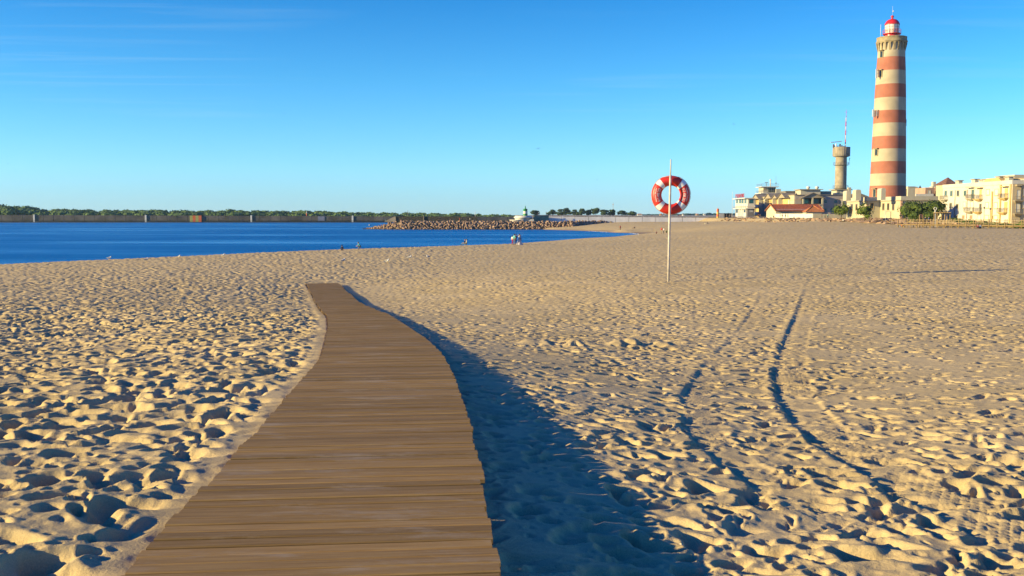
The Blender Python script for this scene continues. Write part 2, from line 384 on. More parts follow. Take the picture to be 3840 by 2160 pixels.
def relief_rest(x, y, z, left, lat, past):
    # shade side right beside the boards: soft hollows only
    sh = smooth(0.9, 2.0, lat) + smooth(-0.98, -1.28, lat); sh = np.clip(sh, 0, 1) * (1 - past) + past
    sh = np.where(y < BEND, sh, 1 - (1 - sh) * (1 - past))
    z = z * np.where(lat > 0, 0.5 + 0.5 * sh, 0.10 + 0.90 * sh)
    m = (y > 4) & (y < 50) & (x > 1)
    if m.any():
        xm, ym = x[m], y[m]; zm = z[m]
        for P, half, s in ((TRK_A, 0.25, 0.66), (TRK_B, 0.18, 0.45)):
            d, off, run = track(xm, ym, P, half)
            inside = smooth(half + 0.02, half - 0.02, d)
            row_ = np.floor(run / 0.068); bo = off / 0.075 + 0.5 * np.mod(row_, 2); fr_ = np.mod(run / 0.068, 1.0); fb_ = np.mod(bo, 1.0)
            lug = smooth(0.0, 0.25, fr_) * smooth(0.95, 0.6, fr_) * smooth(0.02, 0.2, fb_) * smooth(0.98, 0.8, fb_)
            wear = 0.25 + 0.75 * smooth(-0.35, 0.25, fbm(xm * 0.8, ym * 0.8, 70, 2))
            rut = -0.038 + 0.020 * smooth(-half * 0.75, -half * 0.1, off) + 0.024 * lug * wear
            cover = ((0.7 if P is TRK_A else 0.45) + (0.3 if P is TRK_A else 0.55) * smooth(-0.35, 0.15, fbm(xm * 0.55 + 3, ym * 0.35, 71, 2))) * smooth(48, 22, ym)
            berm = np.exp(-((off + half + 0.07) / 0.07) ** 2) * 0.022 + np.exp(-((off - half - 0.05) / 0.05) ** 2) * 0.006
            keep_ = 1 - 0.68 * inside * cover
            zm = zm * keep_ + (rut * inside + berm) * s * cover
        z[m] = zm
    # the remains of a dug sand wall
    c = hit(2250, 1298); ax = (x - c.x) / 1.5; ay = (y - c.y - 0.08 * np.sin(x * 3)) / 0.28
    z = z + 0.17 * np.exp(-ax ** 4 - ay ** 2) * (0.7 + 0.5 * vnoise(x * 3.4, y * 1.5, 80))
    return z
def sand_z(x, y):
    z = base_h(x, y)
    lat = (x - bx_(y)) / np.sqrt(1 + bs_(y) ** 2)
    wet = smooth(0.1, 0.9, z)
    z = z + relief(x, y) * np.where(y > 45, wet, 1.0)
    under = (np.abs(lat) < BW / 2 + 0.25) & (y < BEND + 0.15)
    pl = CZ - bh_(y)
    cap = np.where(lat < -BW / 2 + 0.12, pl - 0.012 - 0.5 * smooth(-BW / 2 + 0.02, -BW / 2 + 0.12, lat), pl - 0.13)
    cap = np.where(y > BEND - 0.05, pl - 0.05, cap)
    return np.where(under, np.minimum(z, cap), z)

mcols = np.concatenate([np.linspace(-1.05, -0.49, 32)[:-1], np.linspace(-0.49, 0.49, 740), np.linspace(0.49, 1.05, 32)[1:]])
rr = [1.2]
while rr[-1] < 480:
    r = rr[-1]; Yr = max(r - 2.5, 1.0)
    rr.append(r + max(0.012, (0.0031 if Yr < 12 else 0.0023 if Yr < 45 else 0.0033 if Yr < 60 else 0.006 if Yr < 120 else 0.013) * Yr))
rr = np.array(rr)
TT, RR_ = np.meshgrid(mcols, rr)
SX = (RR_ * np.sin(TT)).ravel(); SY = (RR_ * np.cos(TT) - 2.5).ravel()
SZ = sand_z(SX, SY)
nr, nc = len(rr), len(mcols)
idx = np.arange(nr * nc).reshape(nr, nc)
q = np.stack([idx[:-1, :-1], idx[:-1, 1:], idx[1:, 1:], idx[1:, :-1]], -1).reshape(-1, 4)
keep = SZ[q].max(1) > -0.9
q = q[keep]
def grid_mesh(name, vx, vy, vz, quads, m):
    used = np.unique(quads); remap = np.full(len(vx), -1); remap[used] = np.arange(len(used))
    quads = remap[quads]; co = np.stack([vx, vy, vz], -1)[used].astype(np.float32)
    me = bpy.data.meshes.new(name); me.vertices.add(len(co)); me.vertices.foreach_set('co', co.ravel())
    nq = len(quads); me.loops.add(nq * 4); me.loops.foreach_set('vertex_index', quads[:, ::-1].astype(np.int32).ravel())
    me.polygons.add(nq); me.polygons.foreach_set('loop_start', np.arange(nq, dtype=np.int32) * 4)
    try: me.polygons.foreach_set('loop_total', np.full(nq, 4, np.int32))
    except Exception: pass
    me.polygons.foreach_set('use_smooth', np.ones(nq, bool))
    me.materials.append(m); me.update(calc_edges=True); me.validate()
    o = bpy.data.objects.new(name, me); COL.objects.link(o); return o

def sand_material():
    m = bpy.data.materials.new('sand'); m.use_nodes = True; t = m.node_tree; b = t.nodes['Principled BSDF']
    g = t.nodes.new('ShaderNodeNewGeometry')
    def noise(sc, det=3, rough=0.6):
        n = t.nodes.new('ShaderNodeTexNoise'); n.inputs['Scale'].default_value = sc; n.inputs['Detail'].default_value = det; n.inputs['Roughness'].default_value = rough
        t.links.new(g.outputs['Position'], n.inputs['Vector']); return n.outputs['Fac']
    rp = t.nodes.new('ShaderNodeValToRGB'); rp.color_ramp.elements[0].position = 0.33; rp.color_ramp.elements[1].position = 0.67
    rp.color_ramp.elements[0].color = (0.47, 0.355, 0.168, 1); rp.color_ramp.elements[1].color = (0.55, 0.422, 0.215, 1)
    t.links.new(noise(0.35, 4), rp.inputs[0])
    # grains and bits of shell
    gr = t.nodes.new('ShaderNodeValToRGB'); gr.color_ramp.elements[0].position = 0.25; gr.color_ramp.elements[1].position = 0.75
    gr.color_ramp.elements[0].color = (0.74, 0.74, 0.74, 1); gr.color_ramp.elements[1].color = (1.15, 1.15, 1.15, 1)
    t.links.new(noise(140, 2, 0.8), gr.inputs[0])
    mu = t.nodes.new('ShaderNodeMix'); mu.data_type = 'RGBA'; mu.blend_type = 'MULTIPLY'; mu.inputs[0].default_value = 1
    t.links.new(rp.outputs[0], mu.inputs[6]); t.links.new(gr.outputs[0], mu.inputs[7])
    # wet sand along the water line
    sp = t.nodes.new('ShaderNodeSeparateXYZ'); t.links.new(g.outputs['Position'], sp.inputs[0])
    mr = t.nodes.new('ShaderNodeMapRange'); mr.inputs['From Min'].default_value = 0.55; mr.inputs['From Max'].default_value = 0.15; mr.clamp = True
    t.links.new(sp.outputs[2], mr.inputs[0])
    we = t.nodes.new('ShaderNodeMix'); we.data_type = 'RGBA'; we.inputs[7].default_value = (0.27, 0.20, 0.13, 1)
    t.links.new(mr.outputs[0], we.inputs[0]); t.links.new(mu.outputs[2], we.inputs[6]); t.links.new(we.outputs[2], b.inputs['Base Color'])
    b.inputs['Roughness'].default_value = 0.95; b.inputs['Specular IOR Level'].default_value = 0.08
    b1 = t.nodes.new('ShaderNodeBump'); b1.inputs['Strength'].default_value = 0.6; b1.inputs['Distance'].default_value = 0.010; t.links.new(noise(55, 4, 0.7), b1.inputs['Height'])
    b2 = t.nodes.new('ShaderNodeBump'); b2.inputs['Strength'].default_value = 0.3; b2.inputs['Distance'].default_value = 0.05; t.links.new(noise(3.2, 4, 0.6), b2.inputs['Height'])
    t.links.new(b1.outputs[0], b2.inputs['Normal']); t.links.new(b2.outputs[0], b.inputs['Normal'])
    return m
M_SAND = sand_material(); MATS['sand'] = M_SAND
beach = tag(grid_mesh('beach', SX, SY, SZ, q, M_SAND), 'trodden golden sand beach full of footprints', 'beach', kind='structure')

# flat land reaching from the beach to the horizon
tb = MB(); tb.add([(10, 462, CZ - 1.9), (60, 462, CZ - 1.9), (5200, 462, CZ - 1.6), (7000, 9000, CZ - 1.6), (200, 9000, CZ - 1.6), (10, 1300, CZ - 1.7)], [(0, 1, 2, 3, 4, 5)])
tag(tb.build('terrain', mat('dry_ground', (0.34, 0.27, 0.18), 0.95, 0.15, 0.05, col2=(0.22, 0.20, 0.13))), 'flat sandy ground stretching away behind the harbour', 'ground', kind='structure')
fb = MB(); fb.add([(-7000, 800, 1.5), (60, 800, 1.5), (120, 9000, 1.5), (-7000, 9000, 1.5)], [(0, 1, 2, 3)])
tag(fb.build('far_shore', mat('far_ground', (0.12, 0.12, 0.06), 0.95, 0.2, 0.05)), 'scrubby ground behind the long sea wall', 'ground', kind='structure')

# ------------------------------------------------------------------ water
def water_material():
    m = bpy.data.materials.new('sea_water'); m.use_nodes = True; t = m.node_tree; b = t.nodes['Principled BSDF']
    g = t.nodes.new('ShaderNodeNewGeometry')
    def noise(sc, st, det=4, rough=0.6):
        mpn = t.nodes.new('ShaderNodeMapping'); mpn.inputs['Scale'].default_value = st; t.links.new(g.outputs['Position'], mpn.inputs[0])
        n = t.nodes.new('ShaderNodeTexNoise'); n.inputs['Scale'].default_value = sc; n.inputs['Detail'].default_value = det; n.inputs['Roughness'].default_value = rough
        t.links.new(mpn.outputs[0], n.inputs['Vector']); return n.outputs['Fac']
    st = noise(0.03, (0.28, 1.0, 1), 5, 0.55)
    rp = t.nodes.new('ShaderNodeValToRGB'); rp.color_ramp.elements[0].position = 0.42; rp.color_ramp.elements[1].position = 0.66
    rp.color_ramp.elements[0].color = (0.0, 0.125, 0.36, 1); rp.color_ramp.elements[1].color = (0.0, 0.17, 0.46, 1)
    t.links.new(st, rp.inputs[0]); t.links.new(rp.outputs[0], b.inputs['Base Color'])
    b.inputs['IOR'].default_value = 1.33; b.inputs['Specular IOR Level'].default_value = 0.06
    rr_ = t.nodes.new('ShaderNodeMapRange'); rr_.inputs['From Min'].default_value = 0.45; rr_.inputs['From Max'].default_value = 0.65; rr_.inputs['To Min'].default_value = 0.42; rr_.inputs['To Max'].default_value = 0.22; rr_.clamp = True
    t.links.new(st, rr_.inputs[0]); t.links.new(rr_.outputs[0], b.inputs['Roughness'])
    b1 = t.nodes.new('ShaderNodeBump'); b1.inputs['Strength'].default_value = 1.0; b1.inputs['Distance'].default_value = 0.35; t.links.new(noise(0.9, (0.5, 1, 1), 6, 0.7), b1.inputs['Height'])
    bs = t.nodes.new('ShaderNodeMapRange'); bs.inputs['From Min'].default_value = 0.45; bs.inputs['From Max'].default_value = 0.65; bs.inputs['To Min'].default_value = 1.0; bs.inputs['To Max'].default_value = 0.55
    t.links.new(st, bs.inputs[0]); t.links.new(bs.outputs[0], b1.inputs['Strength'])
    t.links.new(b1.outputs[0], b.inputs['Normal'])
    return m
wb = MB(); wb.add([(-9000, 25, 0), (400, 25, 0), (400, 812, 0), (-9000, 812, 0)], [(0, 1, 2, 3)])
tag(wb.build('water', water_material()), 'deep blue rippled sea channel', 'water', kind='structure')
# a thin line of foam where the water laps the bay
fo = MB(); pts = [Vector((b[0], b[1], 0)) for b in [gnd(2405, 878.6, 6.29)] + BACK[:3]]
rnd = random.Random(4)
for i in range(len(pts) - 1):
    for k in range(10):
        a = pts[i].lerp(pts[i + 1], k / 10); c = pts[i].lerp(pts[i + 1], (k + rnd.uniform(0.7, 1.0)) / 10); w = rnd.uniform(0.25, 1.1) * (1.0 if i > 0 else 0.8)
        n = Vector((-1, -0.35, 0)).normalized(); j0 = rnd.uniform(-0.2, 0.4)
        fo.tube([a + n * j0 + Vector((0, 0, 0.0)), (a + c) / 2 + n * (j0 + rnd.uniform(0, .3)), c + n * j0], [0.02, 0.04 + w * 0.04, 0.02], 6)
tag(fo.build('foam', mat('foam', (0.6, 0.66, 0.68), 0.8, 0.1, 2.0, 0.4, 8)), 'thin white foam along the edge of the bay', 'foam', kind='stuff')

# ------------------------------------------------------------------ boardwalk
def wood_material(name, ca, cb, grain=(1.2, 26, 26), rand=0.21):
    m = bpy.data.materials.new(name); m.use_nodes = True; t = m.node_tree; b = t.nodes['Principled BSDF']
    co = t.nodes.new('ShaderNodeTexCoord'); oi = t.nodes.new('ShaderNodeObjectInfo')
    ad = t.nodes.new('ShaderNodeVectorMath'); ad.operation = 'ADD'
    sc = t.nodes.new('ShaderNodeVectorMath'); sc.operation = 'SCALE'; sc.inputs[0].default_value = (37, 53, 11); t.links.new(oi.outputs['Random'], sc.inputs['Scale'])
    t.links.new(co.outputs['Object'], ad.inputs[0]); t.links.new(sc.outputs[0], ad.inputs[1])
    mpn = t.nodes.new('ShaderNodeMapping'); mpn.inputs['Scale'].default_value = grain; t.links.new(ad.outputs[0], mpn.inputs[0])
    nz = t.nodes.new('ShaderNodeTexNoise'); nz.inputs['Scale'].default_value = 1.6; nz.inputs['Detail'].default_value = 6; nz.inputs['Roughness'].default_value = 0.65; t.links.new(mpn.outputs[0], nz.inputs['Vector'])
    rp = t.nodes.new('ShaderNodeValToRGB'); rp.color_ramp.elements[0].position = 0.3; rp.color_ramp.elements[1].position = 0.7
    rp.color_ramp.elements[0].color = (*ca, 1); rp.color_ramp.elements[1].color = (*cb, 1); t.links.new(nz.outputs['Fac'], rp.inputs[0])
    mr = t.nodes.new('ShaderNodeMapRange'); mr.inputs['To Min'].default_value = 1 - rand; mr.inputs['To Max'].default_value = 1 + rand; t.links.new(oi.outputs['Random'], mr.inputs[0])
    ml = t.nodes.new('ShaderNodeVectorMath'); ml.operation = 'SCALE'; t.links.new(rp.outputs[0], ml.inputs[0]); t.links.new(mr.outputs[0], ml.inputs['Scale'])
    # blown sand lying on the boards in streaks that run on from plank to plank
    gm = t.nodes.new('ShaderNodeNewGeometry')
    n2 = t.nodes.new('ShaderNodeTexNoise'); n2.inputs['Scale'].default_value = 1.5; n2.inputs['Detail'].default_value = 9; n2.inputs['Roughness'].default_value = 0.72
    m2 = t.nodes.new('ShaderNodeMapping'); m2.inputs['Scale'].default_value = (0.8, 2.6, 1); t.links.new(gm.outputs['Position'], m2.inputs[0]); t.links.new(m2.outputs[0], n2.inputs['Vector'])
    r2 = t.nodes.new('ShaderNodeMapRange'); r2.inputs['From Min'].default_value = 0.53; r2.inputs['From Max'].default_value = 0.70; r2.inputs['To Max'].default_value = 0.7; r2.clamp = True; t.links.new(n2.outputs['Fac'], r2.inputs[0])
    mx2 = t.nodes.new('ShaderNodeMix'); mx2.data_type = 'RGBA'; mx2.inputs[7].default_value = (0.33, 0.26, 0.175, 1); t.links.new(r2.outputs[0], mx2.inputs[0]); t.links.new(ml.outputs[0], mx2.inputs[6])
    t.links.new(mx2.outputs[2], b.inputs['Base Color']); b.inputs['Roughness'].default_value = 0.85; b.inputs['Specular IOR Level'].default_value = 0.15
    # milled grooves along the plank + grain
    wv = t.nodes.new('ShaderNodeTexWave'); wv.wave_type = 'BANDS'; wv.bands_direction = 'Y'; wv.inputs['Scale'].default_value = 24; wv.inputs['Distortion'].default_value = 0.3
    t.links.new(co.outputs['Object'], wv.inputs['Vector'])
    b1 = t.nodes.new('ShaderNodeBump'); b1.inputs['Strength'].default_value = 0.35; b1.inputs['Distance'].default_value = 0.004; t.links.new(wv.outputs['Fac'], b1.inputs['Height'])
    b2 = t.nodes.new('ShaderNodeBump'); b2.inputs['Strength'].default_value = 0.6; b2.inputs['Distance'].default_value = 0.006; t.links.new(nz.outputs['Fac'], b2.inputs['Height']); t.links.new(b1.outputs[0], b2.inputs['Normal'])
    t.links.new(b2.outputs[0], b.inputs['Normal'])
    MATS[name] = m; return m
M_PLANK = wood_material('weathered_plank', (0.185, 0.108, 0.038), (0.30, 0.190, 0.070))
M_POST = wood_material('post_wood', (0.20, 0.135, 0.06), (0.32, 0.225, 0.11), (6, 6, 1.0))
rnd = random.Random(11)
bw = tag(thing('boardwalk', 'curving boardwalk of brown wooden planks leading down across the sand', 'boardwalk', (float(bx_(1.0)), 1.0, CZ - float(bh_(1.0)))))
bl = wloc(bw)
PITCH = 0.128
def plank_mesh(k):
    r = random.Random(50 + k); s = MB(); L = BW / 2; w = 0.0555; th = 0.036; c = 0.006
    ns = 5; ring = [(-w, -th), (-w, -c), (-w + c, 0), (w - c, 0), (w, -c), (w, -th)]
    vs_ = []; bow = r.uniform(-0.003, 0.003)
    for i in range(ns):
        x = -L + 2 * L * i / (ns - 1); e = bow * (1 - (x / L) ** 2)
        for (yy, zz) in ring: vs_.append((x, yy + e + r.uniform(-0.0008, 0.0008), zz + r.uniform(-0.001, 0.001)))
    n = len(ring); fs_ = [(i * n + j, i * n + (j + 1) % n, (i + 1) * n + (j + 1) % n, (i + 1) * n + j) for i in range(ns - 1) for j in range(n)]
    fs_ += [tuple(reversed(range(n))), tuple((ns - 1) * n + j for j in range(n))]
    s.add(vs_, fs_); return s
PV = [plank_mesh(k) for k in range(6)]; PM = [p.mesh('plank', M_PLANK) for p in PV]
planks = []; y = -1.2
while y < BEND:
    planks.append(y); y += PITCH / math.sqrt(1 + float(bs_(y)) ** 2 + 0.004)
far = MB()
shift = 0.0
for i, y in enumerate(planks):
    x = float(bx_(y)); z = CZ - float(bh_(y)); hd = float(bs_(y)); sl = -(float(bh_(y + 0.3)) - float(bh_(y - 0.3))) / 0.6
    if rnd.random() < 0.07: shift = rnd.uniform(-0.035, 0.035)
    rot = Euler((math.atan(sl) + rnd.uniform(-0.012, 0.012), rnd.uniform(-0.002, 0.002), -math.atan(hd) + rnd.uniform(-0.004, 0.004)))
    loc = Vector((x + shift + rnd.uniform(-0.012, 0.012), y, z + rnd.uniform(-0.006, 0.005)))
    k = rnd.randrange(6)
    if i < 299:
        o = bpy.data.objects.new('plank', PM[k]); COL.objects.link(o); o.parent = bw; o.location = loc - bl; o.rotation_euler = rot
        if rnd.random() < 0.5: o.scale.x = -1 if False else 1
    else:
        R = rot.to_matrix(); far.add([loc + R @ Vector(v) for v in PV[k].v], PV[k].f)
if far.v:
    fo_ = far.build('far_planks', M_PLANK, bw); fo_['kind'] = 'stuff'
for s in (-0.72, 0.0, 0.72):
    pts = []
    for y in np.linspace(-1.2, BEND - 0.1, 120):
        hd = float(bs_(y)); n = Vector((1, -hd, 0)).normalized()
        n = Vector((1, hd, 0)).normalized() if False else Vector((1.0 / math.sqrt(1 + hd * hd), -hd / math.sqrt(1 + hd * hd), 0))
        pts.append(Vector((float(bx_(y)), y, CZ - float(bh_(y)) - 0.082)) + n * s)
    MB().tube(pts, 0.045, 4, smooth=False).build('stringer', M_PLANK, bw)
# ------------------------------------------------------------------ colours of the built things
M_CREAM = mat('lighthouse_cream', (0.40, 0.335, 0.225), 0.8, 0.07, 0.35, 0.15, 3)
M_TERRA = mat('lighthouse_terracotta', (0.34, 0.122, 0.074), 0.8, 0.09, 0.4, 0.15, 3)
M_STONE = mat('gallery_stone', (0.29, 0.23, 0.13), 0.85, 0.18, 0.8, 0.3, 3)
M_RED = mat('red_paint', (0.50, 0.02, 0.018), 0.35, 0.08, 1.5, spec=0.5)
M_WHITE = mat('white_wall', (0.42, 0.385, 0.29), 0.8, 0.06, 0.5, 0.1, 4)
M_WHITEP = mat('white_paint', (0.58, 0.55, 0.47), 0.5, 0.05, 2)
M_CREAMW = mat('cream_wall', (0.42, 0.375, 0.25), 0.8, 0.06, 0.4, 0.1, 4)
M_YELLOW = mat('ochre_trim', (0.52, 0.36, 0.14), 0.8, 0.08, 0.6)
M_PINK = mat('pink_wall', (0.38, 0.24, 0.17), 0.8, 0.07, 0.5)
M_TAN = mat('tan_wall', (0.32, 0.26, 0.17), 0.8, 0.07, 0.5)
M_GREYW = mat('grey_wall', (0.16, 0.15, 0.15), 0.7, 0.08, 0.6)
M_GREYL = mat('light_grey', (0.36, 0.35, 0.34), 0.7, 0.08, 0.6)
M_CONC = mat('concrete', (0.31, 0.26, 0.18), 0.85, 0.14, 0.5, 0.2, 2.5)
M_TILE = mat('roof_tile', (0.30, 0.085, 0.035), 0.8, 0.2, 1.2, 0.5, 5)
M_TILEO = mat('orange_tile', (0.42, 0.15, 0.045), 0.8, 0.15, 1.2, 0.4, 5)
M_TILED = mat('brown_tile', (0.17, 0.085, 0.06), 0.8, 0.2, 1.2, 0.4, 5)
M_SLATE = mat('grey_roof', (0.20, 0.17, 0.13), 0.8, 0.15, 0.8)
M_DARK = mat('dark_trim', (0.035, 0.032, 0.03), 0.6, 0.1, 2)
M_FRAME = mat('window_frame', (0.30, 0.20, 0.12), 0.7, 0.1, 2)
M_METAL = mat('steel', (0.42, 0.42, 0.42), 0.4, 0.08, 3, metal=0.6)
M_RAIL = mat('dark_rail', (0.16, 0.14, 0.12), 0.6, 0.1, 3)
M_GREEN = mat('green_paint', (0.02, 0.19, 0.045), 0.4, 0.08, 1.5, spec=0.5)
M_ORANGE = mat('orange_paint', (0.52, 0.11, 0.03), 0.5, 0.08, 2)
M_YEL = mat('yellow_paint', (0.52, 0.36, 0.06), 0.5, 0.08, 2)
M_LGREEN = mat('lime_paint', (0.30, 0.29, 0.07), 0.7, 0.1, 0.6)
M_ROPE = mat('rope', (0.42, 0.33, 0.20), 0.9, 0.1, 20)
def glass(name, col, rough=0.08):
    if name in MATS: return MATS[name]
    m = mat(name, col, rough, 0.15, 0.6, spec=0.4); return m
M_GLASS = glass('window_glass', (0.02, 0.03, 0.035))
M_GLASSB = glass('teal_glass', (0.012, 0.085, 0.11))
M_LENS = glass('lantern_glass', (0.62, 0.6, 0.52), 0.12)
M_SHUT = mat('white_shutter', (0.66, 0.60, 0.46), 0.7, 0.06, 1.5)

# ------------------------------------------------------------------ striped lighthouse
LY = 262 * K; LX = xat(3328, LY, 735)
lz = lambda py: zat(py, LY)
lr = lambda px, py: px * LY / D(py)
lh = thing('lighthouse', 'tall round lighthouse with terracotta and cream stripes and a red lantern dome', 'lighthouse', (LX, LY, PLAT))
prof_px = [(830, 66.5), (735, 65.3), (690, 63.8), (655, 63.0), (605, 61.8), (557, 60.6), (512, 59.6), (464, 58.3), (417, 57.0), (371, 55.8), (318, 54.0), (268, 52.2), (219, 49.6), (190, 48.8)]
bands = [(830, 697, M_TERRA), (697, 652, M_CREAM), (652, 607, M_TERRA), (607, 560, M_CREAM), (560, 513, M_TERRA), (513, 464, M_CREAM), (464, 417, M_TERRA), (417, 369, M_CREAM), (369, 319, M_TERRA), (319, 268, M_CREAM), (268, 218, M_TERRA), (218, 158, M_CREAM)]
rpy = [p[0] for p in prof_px][::-1]; rr_px = [p[1] for p in prof_px][::-1]
def lrad(py): return float(np.interp(py, rpy, rr_px)) * LY / D(py)
for i, (a, b_, m) in enumerate(bands):
    ps = [(lrad(a + (b_ - a) * t), lz(a + (b_ - a) * t)) for t in (0, 0.33, 0.66, 1)]
    if m is M_TERRA: ps = [(r + 0.006, z) for r, z in ps]
    o = MB().lathe(ps, 48, (LX, LY), cap=False).build('tower_band', m, lh)
    # courses of render joints
    jb = MB(); nj = 5 if i else 9
    for k in range(1, nj):
        py = a + (b_ - a) * k / nj; jb.lathe([(lrad(py) + 0.012, lz(py) - 0.03), (lrad(py) + 0.012, lz(py) + 0.03)], 48, (LX, LY), cap=False)
    jb.build('course_joint', m, o)
# gallery: arched corbels, cornice and parapet
cb_ = MB(); ztop = lz(168); zb = lz(193); r0 = lrad(190)
ncb = 20
for k in range(ncb):
    a = 2 * math.pi * (k + 0.5) / ncb; ca, sa = math.cos(a), math.sin(a); hw = 0.26
    one = MB()
    for s_, e in ((0, 0),):
        pr = [(r0 - 0.2, zb - 0.2), (r0 + 0.05, zb), (r0 + 0.32, lz(178)), (r0 + 0.5, lz(167)), (r0 + 0.5, ztop + 0.5), (r0 - 0.2, ztop + 0.5)]
        vs_ = []
        for w in (-hw, hw):
            for r, z in pr: vs_.append((LX + r * ca - w * sa, LY + r * sa + w * ca, z))
        n = len(pr); one.add(vs_, [tuple(range(n)), tuple(reversed(range(n, 2 * n)))] + [(i, i + n, (i + 1) % n + n, (i + 1) % n) for i in range(n)])
    one.build('corbel', M_STONE, lh)
    # arch between this corbel and the next
    arch = MB(); a2 = 2 * math.pi * (k + 1.5) / ncb; am = (a + a2) / 2; na = 8; up = []; lo = []
    for j in range(na + 1):
        t = j / na; aa = a + (a2 - a) * t; hgt = math.sin(math.pi * t) ** 0.6
        for r, lst in ((r0 + 0.47, up),): pass
        zlo = lz(172) + (lz(163.5) - lz(172)) * hgt
        up.append((LX + (r0 + 0.47) * math.cos(aa), LY + (r0 + 0.47) * math.sin(aa), lz(158))); lo.append((LX + (r0 + 0.47) * math.cos(aa), LY + (r0 + 0.47) * math.sin(aa), zlo))
        up.append((LX + (r0 + 0.05) * math.cos(aa), LY + (r0 + 0.05) * math.sin(aa), lz(158))); lo.append((LX + (r0 + 0.05) * math.cos(aa), LY + (r0 + 0.05) * math.sin(aa), zlo))
    vs_ = up + lo; n = len(up); fs_ = []
    for j in range(na):
        i0, i1 = 2 * j, 2 * j + 2
        fs_ += [(i0, i1, n + i1, n + i0), (i0 + 1, n + i0 + 1, n + i1 + 1, i1 + 1), (n + i0, n + i1, n + i1 + 1, n + i0 + 1), (i0, i0 + 1, i1 + 1, i1)]
    arch.add(vs_, fs_).build('corbel_arch', M_STONE, lh)
R = lambda px: px * LY / D(160)
MB().lathe([(r0 - 0.1, lz(163)), (R(54), lz(163)), (R(56.5), lz(160)), (R(56.5), lz(157)), (R(54.5), lz(155)), (R(53.5), lz(145)), (R(54.3), lz(144)), (R(54.3), lz(141.5)), (R(51), lz(141.5)), (R(51), lz(150)), (0.01, lz(150))], 48, (LX, LY), cap=False).build('parapet', M_STONE, lh)
R2 = lambda px: px * LY / D(120)
MB().lathe([(R2(25), lz(152)), (R2(25), lz(128))], 32, (LX, LY), cap=False).build('lantern_base', M_RED, lh)
MB().lathe([(R2(25), lz(131)), (R2(29), lz(131)), (R2(32.5), lz(129)), (R2(32.5), lz(127)), (R2(24), lz(127))], 32, (LX, LY), cap=False).build('lantern_balcony', M_RED, lh)
la = MB().lathe([(R2(24.2), lz(127)), (R2(25.5), lz(92))], 16, (LX, LY), smooth=False, cap=False).build('lantern_glazing', M_LENS, lh)
MB().lathe([(R2(12), lz(127)), (R2(15), lz(115)), (R2(15), lz(104)), (R2(12), lz(92))], 16, (LX, LY), cap=False).build('lens', M_WHITEP, lh)
gb = MB()
for k in range(10):
    a = 2 * math.pi * (k + .3) / 10
    gb.tube([(LX + R2(24.4) * math.cos(a), LY + R2(24.4) * math.sin(a), lz(127)), (LX + R2(25.7) * math.cos(a), LY + R2(25.7) * math.sin(a), lz(92))], 0.045, 4)
for py in (103, 115): gb.lathe([(R2(25.2), lz(py) - 0.05), (R2(25.5), lz(py)), (R2(25.2), lz(py) + 0.05)], 16, (LX, LY), smooth=False, cap=False)
gb.build('glazing_bars', M_PINK, la)
MB().lathe([(R2(27.5), lz(93.5)), (R2(27.3), lz(91)), (R2(25.3), lz(87)), (R2(21.5), lz(80)), (R2(15), lz(74.5)), (R2(8), lz(72)), (R2(3.8), lz(71)), (R2(3.6), lz(66)), (R2(5.5), lz(63.5)), (R2(5.7), lz(61)), (R2(4), lz(58.5)), (0.01, lz(57.5))], 32, (LX, LY), cap=False).build('dome', M_RED, lh)
MB().tube([(LX, LY, lz(58)), (LX, LY, lz(22))], 0.028, 6).ball((LX + 0.25, LY, lz(42)), 0.2, 6).build('finial_rod', M_WHITEP, lh)
rl = MB()
for k in range(18):
    a = 2 * math.pi * k / 18; p = (LX + R2(32.3) * math.cos(a), LY + R2(32.3) * math.sin(a)); rl.tube([(*p, lz(127)), (*p, lz(112))], 0.035, 4)
for py in (112, 119): rl.lathe([(R2(32.2), lz(py) - 0.035), (R2(32.5), lz(py)), (R2(32.2), lz(py) + 0.035)], 36, (LX, LY), cap=False)
rl.build('balcony_railing', M_RED, lh)
MB().tube([(LX - R2(42.5), LY, lz(146)), (LX - R2(42.5), LY, lz(92))], 0.07, 5).build('whip_antenna', M_WHITEP, lh)
# windows of the tower and the aerial panels
def tower_window(ang, py, w, h):
    r = lrad(py); a = ang; ca, sa = math.cos(a), math.sin(a)
    def bx(name, m, par, r0_, r1_, w_, z0, z1):
        s = MB(); vs_ = []
        for z in (z0, z1):
            for rr0 in (r0_, r1_):
                for ww in (-w_, w_): vs_.append((LX + rr0 * ca - ww * sa, LY + rr0 * sa + ww * ca, z))
        s.add(vs_, [(0, 1, 3, 2), (4, 6, 7, 5), (0, 4, 5, 1), (2, 3, 7, 6), (0, 2, 6, 4), (1, 5, 7, 3)]); return s.build(name, m, par)
    f = bx('window', M_STONE, lh, r - 0.3, r + 0.12, w / 2 + 0.22, lz(py) - h / 2 - 0.2, lz(py) + h / 2 + 0.2)
    bx('pane', M_GLASS, f, r - 0.2, r + 0.14, w / 2, lz(py) - h / 2, lz(py) + h / 2)
    bx('hood', M_STONE, f, r - 0.2, r + 0.6, w / 2 + 0.4, lz(py) + h / 2 + 0.22, lz(py) + h / 2 + 0.42)
for ang, py in ((math.radians(206), 207), (math.radians(207), 280), (math.radians(205), 573), (math.radians(205), 725)): tower_window(ang, py, 0.85, 1.7 if py != 725 else 2.2)
